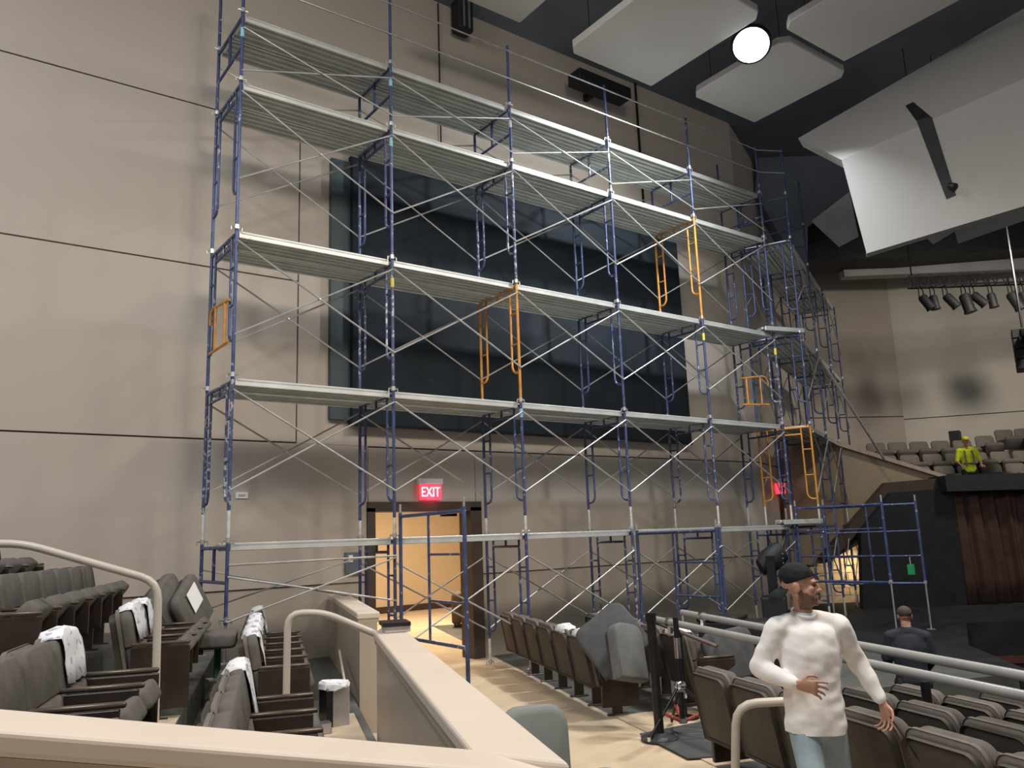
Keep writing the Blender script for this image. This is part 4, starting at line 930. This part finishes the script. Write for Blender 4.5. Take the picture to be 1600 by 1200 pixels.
def man_in_white():
    """local frame: x = image right, y = towards the camera, z up"""
    ax = Vector((.802, -.597, 0)); root = thing('person', 'man in a white long sleeved shirt, light jeans and a black cap walking right', 'person', (0, 0, 0))
    O = Vector((.597*4.90+.802*1.66, .802*4.90-.597*1.66, 0))
    root.location = O; root.rotation_euler = (0, 0, math.atan2(ax.y, ax.x)+PI)   # local x reversed below
    # build in coordinates (x right, y to camera): rotate by pi means use (-x,-y)... so mirror coordinates once here
    def C(p): return Vector((-p[0], p[1], p[2])) if False else Vector((p[0], p[1], p[2]))
    root.rotation_euler = (0, 0, 0)
    yv = Vector((-.597, -.802, 0))
    def W(x, y, z): return ax*x+yv*y+Vector((0, 0, z))
    # joints
    pel = W(-.01, 0, .93); wai = W(-.005, .0, 1.06); che = W(.0, .0, 1.30); nec = W(-.005, -.015, 1.50)
    shR, shL = W(-.180, .02, 1.44), W(.188, -.03, 1.44)
    elR, wrR = W(-.295, -.02, 1.215), W(-.150, .18, 1.150)
    elL, wrL = W(.300, -.10, 1.225), W(.392, -.02, 1.005)
    hipR, hipL = W(-.085, .02, .90), W(.080, -.02, .90)
    knR, anR = W(-.10, .20, .50), W(-.02, .02, .10)
    knL, anL = W(.13, -.06, .49), W(.20, -.34, .12)
    Rz = Matrix((ax, yv, Vector((0, 0, 1)))).transposed()
    tors = Rz @ Matrix.Rotation(-.25, 3, 'Z')
    hc = W(-.028, .02, 1.668)
    faceA = 0
    def body(bm, g=0.0):
        chain(bm, [(pel, (.155+g, .105+g, .10)), (wai, (.150+g, .100+g, .10)), (che, (.170+g, .112+g, .12)), (W(0, -.01, 1.40), (.165+g, .10+g, .07))], 10, tors)
    def arm(bm, s, e, w_, g, r0_=.058):
        chain(bm, [(s, r0_+g), (s.lerp(e, .5), .050+g), (e, .043+g), (e.lerp(w_, .4), .041+g), (w_, .030+g*.8)], 8)
    def leg(bm, h, k, a_, g):
        chain(bm, [(h, (.080+g, .082+g, .09)), (h.lerp(k, .5), .070+g), (k, .056+g), (k.lerp(a_, .35), .054+g), (a_, .036+g*1.4)], 9)
    # body (skin)
    bm = bmesh.new(); body(bm, -.012)
    chain(bm, [(W(0, -.01, 1.43), .060), (nec, .053), (W(-.020, .0, 1.59), .050)], 6)
    chain(bm, [(W(0, -.01, 1.45), .05), (shR, .05)], 5); chain(bm, [(W(0, -.01, 1.45), .05), (shL, .05)], 5)
    arm(bm, shR, elR, wrR, -.012); arm(bm, shL, elL, wrL, -.012)
    leg(bm, hipR, knR, anR, -.012); leg(bm, hipL, knL, anL, -.012)
    for a_, d_ in ((anR, W(.3, 1, 0)), (anL, W(.5, 1, -.25))):
        chain(bm, [(a_, .036), (a_+d_.normalized()*.10-Vector((0, 0, .05)), (.036, .036, .028)), (a_+d_.normalized()*.19-Vector((0, 0, .065)), .022)], 5)
    hand(bm, wrR, W(.95, .35, -.15), W(.1, -.9, -.35), W(.1, .2, 1), .62)
    hand(bm, wrL, W(.18, .10, -1), W(-.75, .3, -.1), W(.45, .9, .2), .85)
    # head: facing image right and slightly to the camera; local head y axis -> world heading
    hd = W(.93, .36, 0).normalized(); ang = math.atan2(hd.y, hd.x)-PI/2
    P = head(bm, hc, ang, 1.06)
    me = remesh(bm, 'body', [SKIN, STUB], .0052, 3)
    inv = Matrix.Rotation(-ang, 3, 'Z')
    for p in me.polygons:
        q = inv @ (p.center-hc)
        jz = .004*math.sin(q.x*310+q.y*190)+.003*math.sin(q.z*420)
        jaw = -.135 < q.z and q.y > -.012+jz and q.z < -.022-.62*max(0, q.y-.005)+jz and abs(q.x) < .085
        lip = q.y > .066 and -.053 < q.z < -.040+jz and abs(q.x) < .03
        if jaw or lip: p.material_index = 1
    obj('body', me, root)
    # eyes, brows
    for x in (-.030, .030):
        b2 = bmesh.new(); ell(b2, P(x, .078, .002), (.011, .011, .007)); e_ = bpy.data.meshes.new('eye'); b2.to_mesh(e_); b2.free(); e_.materials.append(EYE); obj('eye', e_, root)
        obj('eyebrow', MB().tube([P(x*.45, .094, .018), P(x, .092, .024), P(x*1.6, .078, .018)], .004, 6).mesh('eyebrow', STUB), root)
    # shirt
    bm = bmesh.new(); body(bm, .024)
    chain(bm, [(W(-.005, 0, .82), (.188, .138, .06)), (W(-.005, 0, .93), (.186, .136, .06)), (W(-.005, 0, 1.0), (.180, .13, .06)), (wai, (.176, .126, .08))], 6, tors)
    chain(bm, [(W(-.005, -.015, 1.44), (.085, .078, .05)), (W(-.008, -.012, 1.475), (.074, .068, .04)), (W(-.01, -.008, 1.505), (.066, .062, .022))], 4, tors)
    for sh_ in (shR, shL):
        chain(bm, [(W(-.005, -.02, 1.475), .058), (W(-.005, -.02, 1.46).lerp(sh_, .5)+Vector((0, 0, .012)), .060), (sh_-Vector((0, 0, .010)), .062)], 7)
        chain(bm, [(W(-.005, -.01, 1.38), .085), (sh_-Vector((0, 0, .05)), .06)], 6)
    arm(bm, shR-Vector((0, 0, .012)), elR, wrR+(elR-wrR)*.10, .015, .062); arm(bm, shL-Vector((0, 0, .012)), elL, wrL+(elL-wrL)*.08, .015, .062)
    for w_, e_ in ((wrR, elR), (wrL, elL)): chain(bm, [(w_+(e_-w_)*.10, .044), (w_+(e_-w_)*.16, .045)], 2)
    # folds: soft ridges over the belly, sides and the inside of the elbows
    for e_, w_ in ((elR, wrR), (elL, wrL)):
        for s_ in (.12, .3, .55): chain(bm, [(e_.lerp(w_, s_)+W(-.025, .028, .02), .014), (e_.lerp(w_, s_+.05)+W(.025, .028, -.02), .012)], 4)
    shirt_ = remesh(bm, 'shirt', [SHIRT], .009, 16)
    b3 = bmesh.new(); b3.from_mesh(shirt_)
    bmesh.ops.bisect_plane(b3, geom=b3.verts[:]+b3.edges[:]+b3.faces[:], plane_co=W(0, 0, .862), plane_no=Vector((0, 0, -1))+W(-.06, 0, 0), clear_outer=True)
    b3.normal_update()
    for v_ in b3.verts:
        p_ = v_.co; lx = p_.dot(ax); ly = p_.dot(yv); z_ = p_.z
        f1 = noise.noise(Vector((lx*5+z_*4, ly*5, z_*13-lx*9))); f2 = noise.noise(Vector((lx*12-z_*7+3, ly*10, z_*20+lx*9)))
        a_ = .010 if z_ < 1.15 else .006
        v_.co += v_.normal*(a_*f1+.004*f2)
    for f_ in b3.faces: f_.smooth = True
    b3.to_mesh(shirt_); b3.free()
    so = obj('shirt', shirt_, root); sm = so.modifiers.new('thickness', 'SOLIDIFY'); sm.thickness = .005
    obj('collar', MB().tube([W(-.01, -.008, 1.513)+tors @ Vector((.066*math.cos(2*PI*k/20), .062*math.sin(2*PI*k/20), -.022*math.sin(2*PI*k/20))) for k in range(21)], .008, 8).mesh('collar', SHIRT, True), root)
    # jeans
    bm = bmesh.new(); chain(bm, [(W(-.005, 0, .93), (.152, .108, .06)), (W(-.005, 0, .87), (.156, .110, .07))], 4, tors); leg(bm, hipR, knR, anR, .008); leg(bm, hipL, knL, anL, .008)
    obj('jeans', remesh(bm, 'jeans', [JEANS], .010, 4), root)
    for a_, d_ in ((anR, W(.3, 1, 0)), (anL, W(.5, 1, -.25))):
        bm = bmesh.new(); dn = d_.normalized(); chain(bm, [(a_-Vector((0, 0, .02)), .047), (a_+dn*.10-Vector((0, 0, .05)), (.048, .048, .038)), (a_+dn*.20-Vector((0, 0, .062)), (.04, .04, .028))], 6); obj('shoe', remesh(bm, 'shoe', [SHOE], .008, 3), root)
    # cap worn backwards
    Rh = Matrix.Rotation(ang, 3, 'Z')
    bm = bmesh.new(); ell(bm, P(0, -.012, .048), (.089, .106, .086), Rh @ Matrix.Rotation(-.16, 3, 'X'))
    geom = [v_ for v_ in bm.verts]
    cap_ = remesh(bm, 'cap', [CAPM], .008, 2)
    b3 = bmesh.new(); b3.from_mesh(cap_)
    bmesh.ops.bisect_plane(b3, geom=b3.verts[:]+b3.edges[:]+b3.faces[:], plane_co=P(0, 0, .030), plane_no=(Rh @ Vector((0, .30, -1))), clear_outer=True)
    b3.to_mesh(cap_); b3.free(); co = obj('cap', cap_, root); sm = co.modifiers.new('thickness', 'SOLIDIFY'); sm.thickness = .004
    vs = []; fs = []
    for i in range(9):
        a_ = -1.05+2.1*i/8
        for k, rr in enumerate((.088, .13, .165)):
            z_ = -.002-.026*k-.012*abs(a_)
            vs.append(P(math.sin(a_)*rr*.92, -.012-math.cos(a_)*rr, z_))
    for i in range(8):
        for k in range(2): q = i*3+k; fs.append((q, q+1, q+4, q+3))
    bo = obj('cap_brim', MB().add(vs, fs).mesh('cap_brim', CAPM, True), root); sm = bo.modifiers.new('thickness', 'SOLIDIFY'); sm.thickness = .004
    cable('cord', [O+W(.41, .02, .93), O+W(.46, .10, .80), O+W(.56, .16, .58), O+W(.62, .2, .3), O+W(.6, .25, .01)], .004, 'thin dark cord hanging from the hand of the man in white')
    return root
man_in_white()
def simple_person(label, loc, heading, shirt, trouser, capm, sit, hairm, vest=None, s=1.0, lean=0):
    root = thing('person', label, 'person', loc, heading)
    def W(x, y, z): return Vector((x*s, (y+lean*max(0, z-.5))*s, z*s))
    zo = -.42 if sit else 0
    pel, che = W(0, 0, .95+zo), W(0, 0, 1.32+zo)
    def body(bm, g):
        chain(bm, [(pel, (.155+g, .11+g, .10)), (W(0, 0, 1.1+zo), (.145+g, .10+g, .10)), (che, (.175+g, .11+g, .11)), (W(0, 0, 1.42+zo), (.15+g, .085+g, .06))], 7)
    sh = [W(-.19, 0, 1.44+zo), W(.19, 0, 1.44+zo)]
    el = [W(-.255, .04, 1.18+zo), W(.255, .04, 1.18+zo)]; wr = [W(-.21, .24, 1.06+zo), W(.21, .24, 1.06+zo)]
    hp = [W(-.10, 0, .92+zo), W(.10, 0, .92+zo)]
    kn = [W(-.13, .40, .50), W(.13, .40, .50)] if sit else [W(-.11, .03, .50), W(.11, .03, .50)]
    an = [W(-.13, .38, .08), W(.13, .38, .08)] if sit else [W(-.11, 0, .08), W(.11, 0, .08)]
    bm = bmesh.new(); body(bm, -.012); chain(bm, [(W(0, 0, 1.43+zo), .058), (W(0, .01, 1.58+zo), .052)], 5)
    for i in (0, 1):
        chain(bm, [(W(0, 0, 1.43+zo), .05), (sh[i], .046), (el[i], .036), (wr[i], .026)], 6); chain(bm, [(hp[i], .08), (kn[i], .05), (an[i], .034), (an[i]+Vector((0, .14*s, -.045*s)), .026)], 6)
        hand(bm, wr[i], (0, 1, -.2), (0, -.2, -1), ((1 if i == 0 else -1), 0, 0), .5, s)
    P = head(bm, W(0, .02, 1.665+zo), 0, s)
    obj('body', remesh(bm, 'body', [SKIN], .009, 3), root)
    bm = bmesh.new(); body(bm, .016)
    for i in (0, 1): chain(bm, [(W(0, -.01, 1.50+zo), .060), (sh[i], .062)], 6)
    for i in (0, 1): chain(bm, [(W(0, 0, 1.42+zo), .07), (sh[i], .064), (sh[i].lerp(el[i], .9), .058)]+([] if vest else [(wr[i], .04)]), 6)
    obj('shirt', remesh(bm, 'shirt', [shirt], .012, 4), root)
    bm = bmesh.new(); chain(bm, [(W(0, 0, .95+zo), (.16, .115, .07)), (W(0, 0, .88+zo), (.165, .12, .07))], 3)
    for i in (0, 1): chain(bm, [(hp[i], .098), (kn[i], .068), (an[i], .055)], 7)
    obj('trousers', remesh(bm, 'trousers', [trouser], .012, 3), root)
    for i in (0, 1):
        bm = bmesh.new(); chain(bm, [(an[i]-Vector((0, 0, .02)), .045), (an[i]+Vector((0, .15*s, -.045*s)), .034)], 4); obj('shoe', remesh(bm, 'shoe', [SHOE], .01, 2), root)
    bm = bmesh.new(); ell(bm, P(0, -.014, .045), (.083*s, .099*s, .080*s)); cp = remesh(bm, 'hair', [hairm], .009, 2)
    b3 = bmesh.new(); b3.from_mesh(cp); bmesh.ops.bisect_plane(b3, geom=b3.verts[:]+b3.edges[:]+b3.faces[:], plane_co=P(0, 0, .015), plane_no=(0, .45, -1), clear_outer=True); b3.to_mesh(cp); b3.free()
    h_ = obj('cap' if capm else 'hair', cp, root); sm = h_.modifiers.new('thickness', 'SOLIDIFY'); sm.thickness = .005
    if capm:
        obj('cap_brim', MB().prism([P(-.06, .07, .035), P(.06, .07, .035), P(.05, .15, .025), P(-.05, .15, .025)], (0, 0, .006)).mesh('cap_brim', hairm), root)
    if vest:
        for x in (-.09, .09): obj('stripe', MB().tube([W(x, .145, 1.06+zo), W(x, .148, 1.30+zo), W(x*.9, .10, 1.43+zo)], .018*s, 6).mesh('stripe', vest), root)
        obj('stripe', MB().tube([W(-.14, .10, 1.12+zo), W(0, .142, 1.12+zo), W(.14, .10, 1.12+zo)], .018*s, 6).mesh('stripe', vest), root)
    return root
YEL = nmat('hi_vis_yellow', (.62, .72, .02), .8, var=.08, scale=9)
yp = Vector((21.890, 9.863, 3.531))
simple_person('man in a bright yellow shirt and yellow cap on the balcony', (yp.x, yp.y, 2.27), math.atan2(-fw.y, -fw.x)-PI/2-.25, YEL, BLK, True, False, YEL, GREYC2, 1.06)
dp = Vector((8.565, 4.709, 0))
DARK = nmat('dark_navy_jacket', (.018, .022, .034), .85, var=.2, scale=9)
simple_person('person in a dark jacket standing with back turned beyond the pipes', (dp.x, dp.y, -.465), math.atan2(fw.y, fw.x)-PI/2-.3, DARK, BLK, False, False, nmat('brown_hair', (.06, .045, .035), .9), None, .90, .06)
